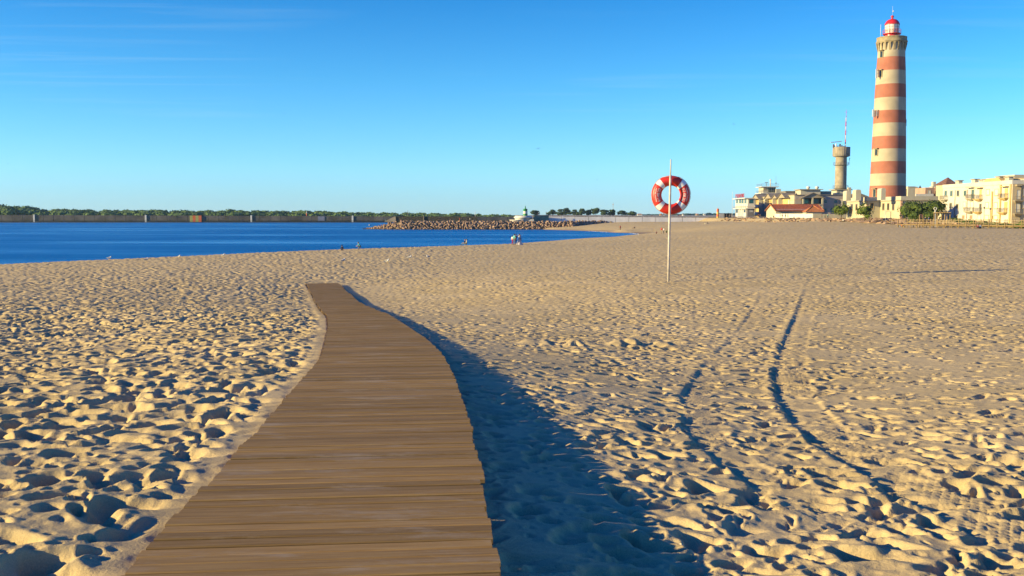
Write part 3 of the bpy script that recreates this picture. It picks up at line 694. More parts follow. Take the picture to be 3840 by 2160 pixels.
for (px, py, h, w) in ((3284, 280, 34, 6), (3292, 280, 26, 4), (3272, 427, 27, 7), (3279, 430, 27, 4), (3284, 425, 25, 3), (3290, 427, 24, 4), (3393.5, 463, 25, 4)):
    x = xat(px, LY - 1.5, py); pm = M_WHITEP if px in (3284, 3272) and py < 430 else M_PINK
    s = MB(); z0, z1 = lz(py + h / 2), lz(py - h / 2); ww = w * 0.04
    s.box(x - ww, x + ww, LY - 2.3, LY - 2.0, z0, z1)
    s.box(x, LX + (-1 if px < 3300 else 1) * lrad(py) * 0.86, LY - 2.2, LY - 2.1, (z0 + z1) / 2 - 0.06, (z0 + z1) / 2 + 0.06)
    s.build('aerial_panel', pm if px < 3390 else M_GREYW, lh)

# ------------------------------------------------------------------ windows and balconies on axis-parallel walls
def win_x(par, X, Yc, zc, w, h, pane=M_GLASS, frame=M_CREAMW, sill=True, name='window'):   # on a wall facing -X
    f = MB()
    t = 0.13
    f.box(X - 0.07, X + 0.05, Yc - w / 2 - t, Yc - w / 2, zc - h / 2 - t, zc + h / 2 + t); f.box(X - 0.07, X + 0.05, Yc + w / 2, Yc + w / 2 + t, zc - h / 2 - t, zc + h / 2 + t)
    f.box(X - 0.07, X + 0.05, Yc - w / 2, Yc + w / 2, zc + h / 2, zc + h / 2 + t); f.box(X - 0.10, X + 0.05, Yc - w / 2 - t, Yc + w / 2 + t, zc - h / 2 - t - 0.06, zc - h / 2)
    fo_ = f.build(name, frame, par)
    MB().box(X - 0.025, X + 0.04, Yc - w / 2, Yc + w / 2, zc - h / 2, zc + h / 2).build('pane', pane, fo_)
    if h > 1.0 and pane in (M_GLASS, M_GLASSB): MB().box(X - 0.045, X + 0.02, Yc - 0.035, Yc + 0.035, zc - h / 2, zc + h / 2).build('mullion', frame, fo_)
    return fo_
def win_y(par, Xc, Yp, zc, w, h, pane=M_GLASS, frame=M_CREAMW, name='window'):              # on a wall facing -Y
    f = MB(); t = 0.13
    f.box(Xc - w / 2 - t, Xc - w / 2, Yp - 0.07, Yp + 0.05, zc - h / 2 - t, zc + h / 2 + t); f.box(Xc + w / 2, Xc + w / 2 + t, Yp - 0.07, Yp + 0.05, zc - h / 2 - t, zc + h / 2 + t)
    f.box(Xc - w / 2, Xc + w / 2, Yp - 0.07, Yp + 0.05, zc + h / 2, zc + h / 2 + t); f.box(Xc - w / 2 - t, Xc + w / 2 + t, Yp - 0.10, Yp + 0.05, zc - h / 2 - t - 0.06, zc - h / 2)
    fo_ = f.build(name, frame, par)
    MB().box(Xc - w / 2, Xc + w / 2, Yp - 0.025, Yp + 0.04, zc - h / 2, zc + h / 2).build('pane', pane, fo_)
    return fo_
def balcony_x(par, X, Yc, z, w, m, dep=1.0):
    b = MB(); b.box(X - dep, X + 0.1, Yc - w / 2, Yc + w / 2, z - 0.12, z)
    vs_ = [(X - dep, Yc - w / 2, z - 0.12), (X - dep, Yc + w / 2, z - 0.12), (X + 0.05, Yc + w / 2, z - 0.12), (X + 0.05, Yc - w / 2, z - 0.12), (X - dep * 0.35, Yc - w / 4, z - 0.62), (X - dep * 0.35, Yc + w / 4, z - 0.62), (X + 0.05, Yc + w / 4, z - 0.62), (X + 0.05, Yc - w / 4, z - 0.62)]
    b.add(vs_, [(0, 4, 5, 1), (1, 5, 6, 2), (0, 3, 7, 4), (4, 7, 6, 5)])
    o = b.build('balcony', m, par)
    r = MB(); n = max(5, int(w / 0.28))
    for k in range(n + 1):
        yy = Yc - w / 2 + w * k / n; r.box(X - dep + 0.02, X - dep + 0.06, yy - 0.02, yy + 0.02, z, z + 0.95)
    for k in range(3):
        xx = X - dep + dep * k / 3
        for yy in (Yc - w / 2, Yc + w / 2 - 0.04): r.box(xx, xx + 0.04, yy, yy + 0.04, z, z + 0.95)
    r.box(X - dep, X - dep + 0.07, Yc - w / 2, Yc + w / 2, z + 0.95, z + 1.02)
    for yy in (Yc - w / 2, Yc + w / 2 - 0.06): r.box(X - dep, X, yy, yy + 0.06, z + 0.95, z + 1.02)
    r.build('railing', M_RAIL, o); return o
def balcony_y(par, Xc, Yp, z, w, m, dep=1.0):
    b = MB(); b.box(Xc - w / 2, Xc + w / 2, Yp - dep, Yp + 0.1, z - 0.12, z)
    b.add([(Xc - w / 2, Yp - dep, z - 0.12), (Xc + w / 2, Yp - dep, z - 0.12), (Xc + w / 2, Yp + 0.05, z - 0.12), (Xc - w / 2, Yp + 0.05, z - 0.12), (Xc - w / 4, Yp - dep * .35, z - 0.62), (Xc + w / 4, Yp - dep * .35, z - 0.62), (Xc + w / 4, Yp + 0.05, z - 0.62), (Xc - w / 4, Yp + 0.05, z - 0.62)],
          [(0, 4, 5, 1), (1, 5, 6, 2), (0, 3, 7, 4), (4, 7, 6, 5)])
    o = b.build('balcony', m, par); r = MB(); n = max(5, int(w / 0.28))
    for k in range(n + 1):
        xx = Xc - w / 2 + w * k / n; r.box(xx - 0.02, xx + 0.02, Yp - dep + 0.02, Yp - dep + 0.06, z, z + 0.95)
    r.box(Xc - w / 2, Xc + w / 2, Yp - dep, Yp - dep + 0.07, z + 0.95, z + 1.02)
    r.build('railing', M_RAIL, o); return o

# ------------------------------------------------------------------ keeper's building around the foot of the lighthouse
XA, XB = 103.5, 107.4; Y0, Y1, Y2 = 265 * K, 250 * K, 236.7 * K; XE = xat(3516, Y2)
ZT = CZ + 5.1; G = PLAT - 0.3
kb = thing('lighthouse_building', 'low pale yellow flat-roofed building around the foot of the striped lighthouse', 'building', (XB, Y2, PLAT))
MB().prism([(XB, Y2), (XE, Y2), (XE, Y0 + 6), (XA, Y0), (XA, Y1), (XB, Y1)], 'z', G, ZT - 1.25).build('wall', M_CREAMW, kb)
e = 0.22
MB().prism([(XB - e, Y2 - e), (XE + e, Y2 - e), (XE + e, Y0 + 6 + e), (XA - e, Y0 + e), (XA - e, Y1 - e), (XB - e, Y1 - e)], 'z', ZT - 1.25, ZT - 1.05).build('cornice', M_TAN, kb)
MB().prism([(XB - .06, Y2 - .06), (XE + .06, Y2 - .06), (XE + .06, Y0 + 6), (XA - .06, Y0), (XA - .06, Y1 - .06), (XB - .06, Y1 - .06)], 'z', ZT - 1.05, ZT).build('parapet', M_WHITE, kb)
part('corner_strip', M_PINK, kb, XB - 0.06, XB + 0.35, Y2 - 0.06, Y2 + 0.5, G, ZT - 1.26)
part('corner_strip', M_PINK, kb, XA - 0.06, XA + 0.35, Y1 - 0.06, Y1 + 0.5, G, ZT - 1.26)
for px in (3195, 3212): win_x(kb, XA, yat(px, XA), zat(777, yat(px, XA)), 1.35, 1.75, frame=M_FRAME)
for px in (3313, 3331, 3350): win_x(kb, XB, yat(px, XB), zat(775, yat(px, XB)), 1.35, 1.75, frame=M_FRAME)
win_y(kb, xat(3269, Y1), Y1, zat(772, Y1), 0.9, 1.6, frame=M_YELLOW)
part('downpipe', M_PINK, kb, xat(3381, Y2), xat(3381, Y2) + 0.2, Y2 - 0.2, Y2, G, ZT - 1.26)
win_y(kb, xat(3500, Y2), Y2, zat(765, Y2), 1.0, 1.5)
def arched_chimney(x0, x1, yf, ztop, zbot):
    s = MB(); c = (x0 + x1) / 2; hw = (x1 - x0) / 2
    s.prism([(x0, zbot), (x1, zbot), (x1, ztop - 0.5 * hw), (x1 - hw * .35, ztop - 0.08), (c, ztop), (x0 + hw * .35, ztop - 0.08), (x0, ztop - 0.5 * hw)], 'y', yf, yf + 3.0)
    return s.build('chimney', M_WHITE, kb)
arched_chimney(xat(3199, Y1 - 4), xat(3217, Y1 - 4), Y1 - 4 + 6, zat(714, Y1 + 2), ZT - 1)
arched_chimney(xat(3217.5, Y1 - 4), xat(3237, Y1 - 4), Y1 - 4 + 2, zat(711, Y1), ZT - 1)
arched_chimney(xat(3303, Y2 + 3), xat(3320, Y2 + 3), Y2 + 3, zat(705, Y2 + 3), ZT - 1)
part('roof_box', M_WHITE, kb, xat(3262, Y0), xat(3272, Y0), Y0 - 2, Y0 + 1, ZT - 1, zat(712, Y0))

# ------------------------------------------------------------------ sunlit apartment row
AX = 116.0; AY0, AY1 = yat(3534, AX), yat(3793, AX); AT = CZ + 8.0; AG = PLAT - 0.6
ap = thing('apartment_row', 'long sunlit cream apartment block with railed balconies and roof chimneys', 'building', (AX, AY1, PLAT))
part('wall', mat('sunny_cream', (0.50, 0.47, 0.40), 0.8, 0.05, 0.4, 0.1, 4), ap, AX, AX + 24, AY1, AY0, AG, AT - 0.9)
part('parapet', mat('sunny_cream', (0, 0, 0)), ap, AX - 0.12, AX + 24, AY1 - 0.12, AY0 + 0.12, AT - 0.9, AT)
part('end_wall', mat('beige_end', (0.46, 0.36, 0.21), 0.8, 0.06, 0.4), ap, AX + 0.02, AX + 22, AY1 - 0.14, AY1 + 0.1, AG, AT - 0.95)
def Az(py, px): return zat(py, yat(px, AX))
def Aw(w, px): return w * (yat(px, AX) - yat(px + 1, AX))
up_ = [(3545, 8, 716, 734, M_GLASSB), (3566.5, 8, 716, 735, M_GLASSB), (3591, 8, 715, 735, M_GLASS), (3617.6, 8, 715.5, 734, M_GLASSB), (3646.5, 9, 712, 744, M_GLASSB), (3676, 7, 711, 742, M_YELLOW), (3703, 12, 711, 730, M_SHUT), (3735, 12, 710, 732, M_SHUT), (3772, 9, 708, 738, M_YELLOW)]
lo_ = [(3543, 7, 764, 790, M_GLASS), (3565, 8, 762, 780, M_GLASS), (3589.5, 8, 766, 780, M_GLASS), (3617, 10, 758, 779, M_SHUT), (3645, 10, 757, 792, M_SHUT), (3677, 7, 765, 795, M_GLASS), (3701, 12, 760, 779, M_SHUT), (3734, 12, 760, 781, M_SHUT), (3772, 9, 759, 795, M_YELLOW)]
gr_ = [(3539, 8, 806, 822, M_FRAME), (3563, 8, 807, 822, M_GLASS), (3588, 8, 808, 822, M_GLASS), (3614, 8, 808, 821, M_FRAME), (3643, 9, 808, 821, M_FRAME), (3673, 12, 808, 822, M_SHUT), (3702, 13, 808, 822, M_SHUT), (3720, 10, 810, 820, M_GLASS), (3736, 13, 808, 822, M_SHUT)]
for rows_, nm in ((up_, 'window'), (lo_, 'window'), (gr_, 'ground_floor_window')):
    for px, w, a, b_, p_ in rows_:
        Y = yat(px, AX); win_x(ap, AX, Y, (Az(a, px) + Az(b_, px)) / 2, Aw(w, px) , Az(a, px) - Az(b_, px), p_, M_YELLOW if px > 3690 else M_CREAMW, name=nm)
for px, py, w in ((3545, 748, 18), (3543, 792, 20), (3643, 744, 22), (3640, 792, 26), (3673, 746, 24), (3672, 794, 24), (3768, 742, 26), (3766, 796, 26)):
    Y = yat(px, AX); balcony_x(ap, AX, Y, Az(py, px), Aw(w, px), M_YELLOW if px > 3660 else M_CREAMW)
for px, py in ((3642, 702), (3674, 703), (3770, 698)):
    Y = yat(px, AX); part('canopy', M_YELLOW if px > 3660 else M_CREAMW, ap, AX - 0.9, AX + 0.05, Y - Aw(11, px), Y + Aw(11, px), Az(py + 3, px), Az(py, px))
for px in (3721, 3752, 3789): 
    Y = yat(px, AX); part('pilaster', M_YELLOW, ap, AX - 0.25, AX + 0.1, Y - 0.3, Y + 0.3, AG, AT - (2.4 if px == 3721 else 0.95))
for px in (3581, 3627): 
    Y = yat(px, AX); MB().tube([(AX - 0.1, Y, AG + 1), (AX - 0.1, Y, AT - 1.6)], 0.07, 6).build('downpipe', M_PINK, ap)
for px, a, b_, w in ((3593, 676, 692, 17), (3652.6, 671, 688, 16), (3679, 673, 688, 11), (3695, 671, 686, 14), (3745, 661, 682, 17), (3780, 662, 682, 20), (3835, 668, 682, 12)):
    Y = yat(px, AX + 3); zt = zat(a, Y); ww = w * Y / 3743 * 0.42
    c = part('chimney', M_WHITE, ap, AX + 3 - ww, AX + 3 + ww, Y - 1.0, Y + 1.0, AT - 0.5, zt - 0.2)
    part('chimney_cap', M_TAN, c, AX + 3 - ww - 0.25, AX + 3 + ww + 0.25, Y - 1.25, Y + 1.25, zt - 0.18, zt)
for px in (3725,):
    Y = yat(px, AX + 2); MB().prism([(Y - 5, AT - 0.2), (Y + 5, AT - 0.2), (Y + 3, AT + 0.9), (Y - 3, AT + 0.9)], 'x', AX + 1.5, AX + 8).build('attic_roof', M_YELLOW, ap)
part('stair_head', M_WHITE, ap, AX + 6, AX + 12, yat(3800, AX + 6), yat(3745, AX + 6), AT - 0.5, CZ + 9.7)
for px, py in ((3812, 752), (3812, 801)):
    X = xat(px, AY1); balcony_y(ap, X, AY1 - 0.14, zat(py, AY1), 1.9, M_TAN); win_y(ap, X + 0.25, AY1 - 0.14, zat(py - 22, AY1), 0.8, 2.0, M_SHUT, M_TAN)
for py in (722, 768): win_y(ap, xat(3841, AY1), AY1 - 0.14, zat(py, AY1), 1.0, 1.5, M_SHUT, M_YELLOW)
part('drainpipe', M_RAIL, ap, xat(3825, AY1) - 0.06, xat(3825, AY1) + 0.06, AY1 - 0.3, AY1 - 0.14, AG, AT - 1)
part('canopy', M_TAN, ap, xat(3803, AY1), xat(3822, AY1), AY1 - 1.0, AY1 - 0.1, zat(698, AY1), zat(692, AY1))

# ------------------------------------------------------------------ buildings between lighthouse and apartment row
Yp = 300 * K
b1 = thing('pink_house', 'pink house with a tall white chimney rising behind the low yellow building', 'building', (xat(3480, Yp), Yp, PLAT))
part('wall', M_PINK, b1, xat(3468, Yp), xat(3504, Yp), Yp, Yp + 14, PLAT - 0.5, zat(704, Yp)); part('wall', M_PINK, b1, xat(3504, Yp) + 0.01, xat(3560, Yp), Yp - 0.3, Yp + 14, PLAT - 0.5, zat(701, Yp))
part('terrace_opening', M_DARK, b1, xat(3504, Yp), xat(3524, Yp), Yp - 0.4, Yp - 0.25, zat(727, Yp), zat(716, Yp))
part('chimney', M_WHITE, b1, xat(3501.5, Yp), xat(3512, Yp), Yp + 1, Yp + 2.6, zat(704, Yp), zat(681, Yp)); part('chimney_base', M_WHITE, b1, xat(3497, Yp), xat(3517, Yp), Yp + 0.6, Yp + 3, zat(704, Yp), zat(698, Yp))
part('chimney', M_WHITE, b1, xat(3526, Yp), xat(3534, Yp), Yp + 1, Yp + 2.6, zat(701, Yp), zat(686, Yp))
win_y(b1, xat(3483, Yp), Yp, zat(722, Yp), 0.8, 1.4, M_SHUT)
part('white_parapet', M_WHITEP, b1, xat(3428, Yp), xat(3494, Yp), Yp - 1.2, Yp - 0.9, PLAT, zat(727, Yp)); part('brown_wall', M_TILED, b1, xat(3494, Yp) + 0.01, xat(3545, Yp), Yp - 1.1, Yp - 0.8, PLAT, zat(726, Yp))
Yq = 320 * K
b2 = thing('mauve_house', 'mauve flat-roofed house with a dark pointed turret behind the yellow building', 'building', (xat(3450, Yq), Yq, PLAT))
part('wall', mat('mauve_wall', (0.30, 0.20, 0.17), 0.8, 0.08, 0.5), b2, xat(3430, Yq), xat(3467, Yq), Yq, Yq + 10, PLAT - 0.5, zat(707, Yq))
MB().lathe([(0.9, zat(707, Yq)), (0.35, zat(701, Yq)), (0.01, zat(694, Yq))], 10, (xat(3456, Yq), Yq + 2), smooth=False).build('turret', M_DARK, b2)
part('roof_hut', M_WHITE, b2, xat(3434, Yq), xat(3444, Yq), Yq + 1, Yq + 3, zat(708, Yq), zat(700, Yq))
MB().tube([(xat(3492, Yq), Yq, PLAT), (xat(3492, Yq), Yq, zat(688, Yq))], 0.05, 5).tube([(xat(3486, Yq), Yq, zat(691, Yq)), (xat(3498, Yq), Yq, zat(691, Yq))], 0.04, 4).build('aerial', M_RAIL, b2)
Yr = 290 * K
b3 = thing('cream_stair_tower', 'narrow cream stair block close beside the lighthouse foot', 'building', (xat(3415, Yr), Yr, PLAT))
part('wall', M_WHITE, b3, xat(3403, Yr), xat(3430, Yr), Yr, Yr + 6, PLAT - 0.5, zat(700, Yr)); part('wall', M_TAN, b3, xat(3393, Yr), xat(3403, Yr) - 0.01, Yr + 1, Yr + 6, PLAT - 0.5, zat(708, Yr))
part('roof_cap', M_WHITEP, b3, xat(3401, Yr), xat(3432, Yr), Yr - 0.2, Yr + 6.2, zat(700, Yr), zat(699, Yr))
Ys = 275 * K
b4 = thing('pyramid_roof_house', 'brown pyramid roof poking above the cream apartment row', 'building', (xat(3566, Ys), Ys + 4, PLAT))
x0, x1 = xat(3543, Ys), xat(3592, Ys); xm = xat(3574, Ys)
part('wall', M_CREAMW, b4, x0 + 0.4, x1 - 0.4, Ys + 0.4, Ys + 8, PLAT - 0.5, zat(692, Ys))
MB().add([(x0, Ys, zat(692, Ys)), (x1, Ys, zat(692, Ys)), (x1, Ys + 9, zat(692, Ys)), (x0, Ys + 9, zat(692, Ys)), (xm, Ys + 4.5, zat(664.5, Ys + 4))], [(0, 1, 4), (1, 2, 4), (2, 3, 4), (3, 0, 4), (0, 3, 2, 1)]).build('roof', M_TILED, b4)

# ------------------------------------------------------------------ concrete radar tower
RY = 420 * K; RX = xat(3152, RY, 700); rz = lambda py: zat(py, RY); rp_ = lambda px, py=650: px * RY / D(py)
rt = thing('radar_tower', 'round concrete radar tower with drum head, rotating aerial and red-white mast', 'tower', (RX, RY, PLAT))
MB().lathe([(rp_(21.5), rz(745)), (rp_(20.8), rz(640)), (rp_(20.3), rz(585))], 32, (RX, RY), cap=False).build('shaft', M_CONC, rt)
hd_ = MB().lathe([(rp_(20), rz(590)), (rp_(30), rz(587)), (rp_(31.2), rz(585)), (rp_(31.2), rz(552)), (rp_(29), rz(552)), (rp_(29), rz(556)), (0.01, rz(556))], 32, (RX, RY), cap=False).build('drum_head', M_CONC, rt)
for k in range(32):
    a = 2 * math.pi * k / 32; r_ = rp_(31.2)
    MB().tube([(RX + r_ * math.cos(a), RY + r_ * math.sin(a), rz(584.5)), (RX + r_ * math.cos(a), RY + r_ * math.sin(a), rz(553))], 0.07, 4).build('rib', M_CONC, hd_)
for py in (619, 706):
    g_ = MB().lathe([(rp_(20), rz(py + 1)), (rp_(25), rz(py + 1)), (rp_(25), rz(py - .5)), (rp_(20), rz(py - .5))], 24, (RX, RY), cap=False).build('gallery', M_CONC, rt)
    s = MB()
    for k in range(14):
        a = 2 * math.pi * k / 14; s.tube([(RX + rp_(28) * math.cos(a), RY + rp_(28) * math.sin(a), rz(py)), (RX + rp_(28) * math.cos(a), RY + rp_(28) * math.sin(a), rz(py - 10))], 0.045, 4)
    for q_ in (py, py - 5, py - 10): s.lathe([(rp_(28), rz(q_) - .04), (rp_(28.3), rz(q_)), (rp_(28), rz(q_) + .04)], 24, (RX, RY), cap=False)
    s.build('railing', M_RAIL, g_)
MB().lathe([(rp_(27), rz(620)), (rp_(28), rz(619.5))], 24, (RX, RY), cap=False).build('gallery_edge', M_CONC, rt)
mx_ = RX + rp_(15)
zs = [556, 541, 525, 506, 490, 474, 458, 441]
for i in range(len(zs) - 1):
    MB().tube([(mx_, RY, rz(zs[i])), (mx_, RY, rz(zs[i + 1]))], 0.2, 8).build('mast_section', M_WHITEP if i % 2 == 0 else M_RED, rt)
MB().tube([(mx_, RY, rz(441)), (mx_, RY, rz(412))], 0.07, 5).tube([(mx_ - 0.75, RY, rz(421)), (mx_ + 0.75, RY, rz(421))], 0.05, 4).ball((mx_, RY, rz(436)), 0.22, 6).build('mast_tip', M_RED, rt)
MB().tube([(mx_ - 0.35, RY, rz(556)), (mx_ - 0.35, RY, rz(443))], 0.06, 4).tube([(mx_ + .2, RY, rz(495)), (mx_ + 0.9, RY, rz(495)), (mx_ + .9, RY, rz(492))], 0.03, 4).tube([(mx_ - .2, RY, rz(514)), (mx_ - 1.2, RY, rz(515))], 0.03, 4).build('mast_ladder', M_RED, rt)
ax_ = RX + (3129 - 3152) * RY / D(535)
MB().tube([(ax_, RY - 1, rz(552)), (ax_, RY - 1, rz(538))], 0.28, 8).build('radar_pedestal', M_WHITEP, rt)
MB().add([(ax_ - rp_(21), RY - 1.6, rz(536.5)), (ax_ + rp_(22), RY - 0.7, rz(532)), (ax_ + rp_(22), RY - 0.4, rz(532)), (ax_ - rp_(21), RY - 1.3, rz(536.5)), (ax_ - rp_(21), RY - 1.6, rz(533.5)), (ax_ + rp_(22), RY - .7, rz(529)), (ax_ + rp_(22), RY - .4, rz(529)), (ax_ - rp_(21), RY - 1.3, rz(533.5))],
         [(0, 1, 2, 3), (4, 7, 6, 5), (0, 4, 5, 1), (1, 5, 6, 2), (2, 6, 7, 3), (3, 7, 4, 0)]).build('radar_aerial', M_WHITEP, rt)
for px, a, b_, w in ((3120, 541, 552, 4), (3124, 545, 552, 3), (3145, 540, 553, 5), (3152, 545, 553, 4), (3159, 548, 553, 5), (3137, 546, 552, 2)):
    part('roof_equipment', M_RAIL, rt, RX + rp_(px - 3152 - w / 2), RX + rp_(px - 3152 + w / 2), RY - 0.9, RY - 0.3, rz(b_ + 2), rz(a))
part('base_block', M_WHITE, rt, RX + rp_(-24), RX + rp_(24), RY - 4, RY + 4, PLAT - 0.5, rz(713)); part('base_cap', M_TAN, rt, RX + rp_(-32), RX + rp_(32), RY - 5, RY + 5, rz(713) + 0.01, rz(710))
part('base_pier', M_WHITE, rt, RX + rp_(15), RX + rp_(26), RY - 5.6, RY - 4.1, PLAT - 0.5, rz(704))
part('slit_window', M_DARK, rt, RX + rp_(-17), RX + rp_(-15), RY - 4.05, RY - 3.9, rz(728), rz(718))
MB().tube([(RX + rp_(26), RY - 2, rz(619)), (RX + rp_(26), RY - 2, rz(592))], 0.06, 4).ball((RX + rp_(25), RY - 2, rz(600)), 0.25, 5).ball((RX + rp_(26.5), RY - 2, rz(594)), 0.25, 5).build('side_aerials', M_DARK, rt)

# ------------------------------------------------------------------ pilots' building
PX_ = 119.5; PY0, PY1 = yat(2758, PX_), yat(2803, PX_); PG = PLAT - 0.9
pb = thing('pilots_building', 'two-storey harbour pilots building with glazed upper floor and red rooftop letters', 'building', (PX_, PY1, PG))
zf = zat(783, PY1); zr = zat(742, PY1); zm_ = zat(783, PY1)
XP1 = xat(2829, PY1)
part('ground_floor', M_GREYW, pb, PX_, XP1, PY1, PY0, PG, zf - 0.01)
yw = lambda a: yat(a, PX_)
part('white_pier', M_WHITEP, pb, PX_ - 0.15, PX_ + 0.3, yw(2768.5), yw(2760), PG, zf - 0.02); part('white_pier', M_WHITEP, pb, PX_ - 0.15, PX_ + 0.3, yw(2798), yw(2790), PG, zf - 0.02)
part('grey_bay', M_GREYL, pb, PX_ - 0.08, PX_ + 0.2, yw(2790) + 0.02, yw(2769), PG, zf - 0.02)
for a, b_ in ((2761, 2768), (2791, 2797)): 
    part('tall_window', M_GLASS, pb, PX_ - 0.2, PX_ - 0.1, yw(b_), yw(a), zat(798 if a < 2770 else 797, yw(a)), zat(785 if False else 786, yw(a)))
for a in (2775, 2783.5): part('lamp', M_WHITEP, pb, PX_ - 0.3, PX_ - 0.08, yw(a + 1.7), yw(a - 1.7), zat(788.5, yw(a)), zat(784.7, yw(a)))
part('deck', M_WHITEP, pb, PX_ - 1.1, XP1, PY1 - 0.9, PY0 + 1.0, zf, zf + 0.35)
rl = MB(); 
for k in range(34):
    yy = PY1 - 0.8 + (PY0 - PY1 + 1.6) * k / 33; rl.box(PX_ - 1.05, PX_ - 1.0, yy, yy + 0.05, zf + 0.35, zf + 1.3)
for k in range(12):
    xx = PX_ - 1.0 + (XP1 - PX_ + 0.8) * k / 11; rl.box(xx, xx + 0.05, PY1 - 0.85, PY1 - 0.8, zf + 0.35, zf + 1.3)
rl.box(PX_ - 1.07, PX_ - 0.98, PY1 - 0.88, PY0 + 0.9, zf + 1.3, zf + 1.38); rl.box(PX_ - 0.98, XP1, PY1 - 0.88, PY1 - 0.8, zf + 1.3, zf + 1.38)
rl.build('railing', M_PINK, pb)
part('upper_floor', M_WHITEP, pb, PX_, XP1, PY1, PY0, zf + 0.36, zr - 0.35)
for a in (2764, 2775, 2785, 2795.5): win_x(pb, PX_, yw(a), zat(755, yw(a)), Aw(1, 2785) * 0 + (yw(2770) - yw(2777.5)), 2.1, M_GLASSB, M_WHITEP)
win_y(pb, xat(2817, PY1), PY1, zat(755, PY1), 2.3, 2.1, M_GLASSB, M_WHITEP)
for k in range(5): part('glazing_bar', M_WHITEP, pb, PX_ - 0.12, PX_ - 0.05, yw(2764 + k * 8) - 0.09, yw(2764 + k * 8) + 0.09, zf + 0.4, zr - 0.4)
part('roof', M_WHITEP, pb, PX_ - 1.6, XP1 + 0.3, PY1 - 0.9, PY0 + 1.2, zr - 0.34, zr)
win_y(pb, xat(2818, PY1), PY1, zat(790, PY1), 1.6, 1.0, M_GREYL, M_GREYL)
for a in (2773, 2780, 2784): part('white_sign', M_WHITEP, pb, PX_ - 0.16, PX_ - 0.09, yw(a + 1.3), yw(a - 1.3), zat(817, yw(a)), zat(812.5, yw(a)))
lets = 'PILOTOS'
ya, yb = yw(2763.5), yw(2797); hh = zat(722, yw(2780)) - zat(736, yw(2780))
for k, ch in enumerate(lets):
    tm = text_mesh(ch, 1.0, 0.05)
    co = np.array([v.co[:] for v in tm.vertices]); mn, mxx = co.min(0), co.max(0); wd = (ya - yb) / 7
    cw = max(mxx[0] - mn[0], 1e-3); sxx = min(wd * 0.78 / cw, 2.6) if ch != 'I' else wd * 0.25 / cw
    syy = hh / max(mxx[1] - mn[1], 1e-3)
    yc = ya + (yb - ya) * (k + 0.5) / 7
    for v in tm.vertices:
        lx = (v.co.x - (mn[0] + mxx[0]) / 2) * sxx; ly = (v.co.y - mn[1]) * syy; v.co = (-v.co.z * 3, -lx, ly)
    tm.materials.clear(); tm.materials.append(M_RED); o = bpy.data.objects.new('sign_letter', tm); COL.objects.link(o); o.parent = pb
    o.location = Vector((PX_ - 0.9, yc, zr + 0.35)) - wloc(pb)
fr = MB()
for k in range(4):
    yy = ya + (yb - ya) * k / 3; fr.tube([(PX_ - 0.7, yy, zr - 0.02), (PX_ - 0.7, yy, zr + 0.35 + hh)], 0.05, 4)
for z in (0.35, 0.35 + hh * 0.95): fr.tube([(PX_ - 0.72, ya, zr + z), (PX_ - 0.72, yb, zr + z)], 0.04, 4)
fr.build('sign_frame', M_GREYL, pb)

# ------------------------------------------------------------------ glazed control tower
CY = 500 * K; ct = thing('control_tower', 'small glazed lookout tower with railed roof and aerials behind the hotel', 'tower', (xat(2884, CY), CY, PLAT))
cx0, cxm, cx1 = xat(2861, CY), xat(2876, CY), xat(2908, CY); cz = lambda py: zat(py, CY)
part('base', M_GREYW, ct, cx0, cx1, CY, CY + 12, PLAT - 0.5, cz(726)); part('floor_slab', M_WHITEP, ct, cx0 - 1.6, cx1 + 0.5, CY - 1.4, CY + 13, cz(726) + 0.01, cz(723.5))
part('glazed_room', M_WHITE, ct, cx0, cx1, CY, CY + 11, cz(723.5) + 0.01, cz(702))
for k in range(4):
    a, b_ = 2862.5 + k * 3.3, 2865 + k * 3.3; w = part('window', M_TAN, ct, xat(a, CY), xat(b_, CY), CY - 0.1, CY + 0.02, cz(713), cz(703))
for k in range(4):
    a, b_ = 2880 + k * 6.5, 2884.5 + k * 6.5; part('window', M_GLASS, ct, xat(a, CY), xat(b_, CY), CY - 0.1, CY + 0.02, cz(721), cz(703))
part('roof', M_WHITEP, ct, cx0 - 1.4, cx1 + 1.5, CY - 1.5, CY + 12.5, cz(702) + 0.01, cz(699.5))
for nm, z0, z1 in (('roof_railing', 699.5, 690), ('deck_railing', 723, 715)):
    s = MB()
    for k in range(18):
        xx = cx0 - 1.3 + (cx1 - cx0 + 2.6) * k / 17; s.box(xx - .04, xx + .04, CY - 1.45, CY - 1.37, cz(z0), cz(z1))
    s.box(cx0 - 1.3, cx1 + 1.3, CY - 1.46, CY - 1.36, cz(z1), cz(z1) + 0.1); s.box(cx0 - 1.34, cx0 - 1.24, CY - 1.4, CY + 12, cz(z1), cz(z1) + 0.1)
    for k in range(8): s.box(cx0 - 1.33, cx0 - 1.25, CY - 1 + k * 1.6, CY - .92 + k * 1.6, cz(z0), cz(z1))
    s.build(nm, M_RAIL, ct)
MB().tube([(xat(2877, CY), CY + 3, cz(700)), (xat(2877, CY), CY + 3, cz(686))], 0.12, 5).box(xat(2871, CY), xat(2884, CY), CY + 2.8, CY + 3.2, cz(685.5), cz(683)).build('radar_bar', M_RAIL, ct)
MB().tube([(xat(2892.5, CY), CY + 3, cz(700)), (xat(2892.5, CY), CY + 3, cz(676))], 0.32, 8).ball((xat(2892.5, CY), CY + 3, cz(674)), 0.5, 6).build('white_mast', M_WHITEP, ct)
MB().tube([(xat(2913, CY), CY + 3, cz(700)), (xat(2913, CY), CY + 3, cz(660))], 0.06, 4).box(xat(2912, CY), xat(2915, CY), CY + 2.8, CY + 3.2, cz(689), cz(684)).build('whip_aerial', M_RAIL, ct)
part('side_pier', M_WHITE, ct, cx1 - 0.6, cx1 + 2.2, CY - 3, CY - 1.6, PLAT, cz(709))

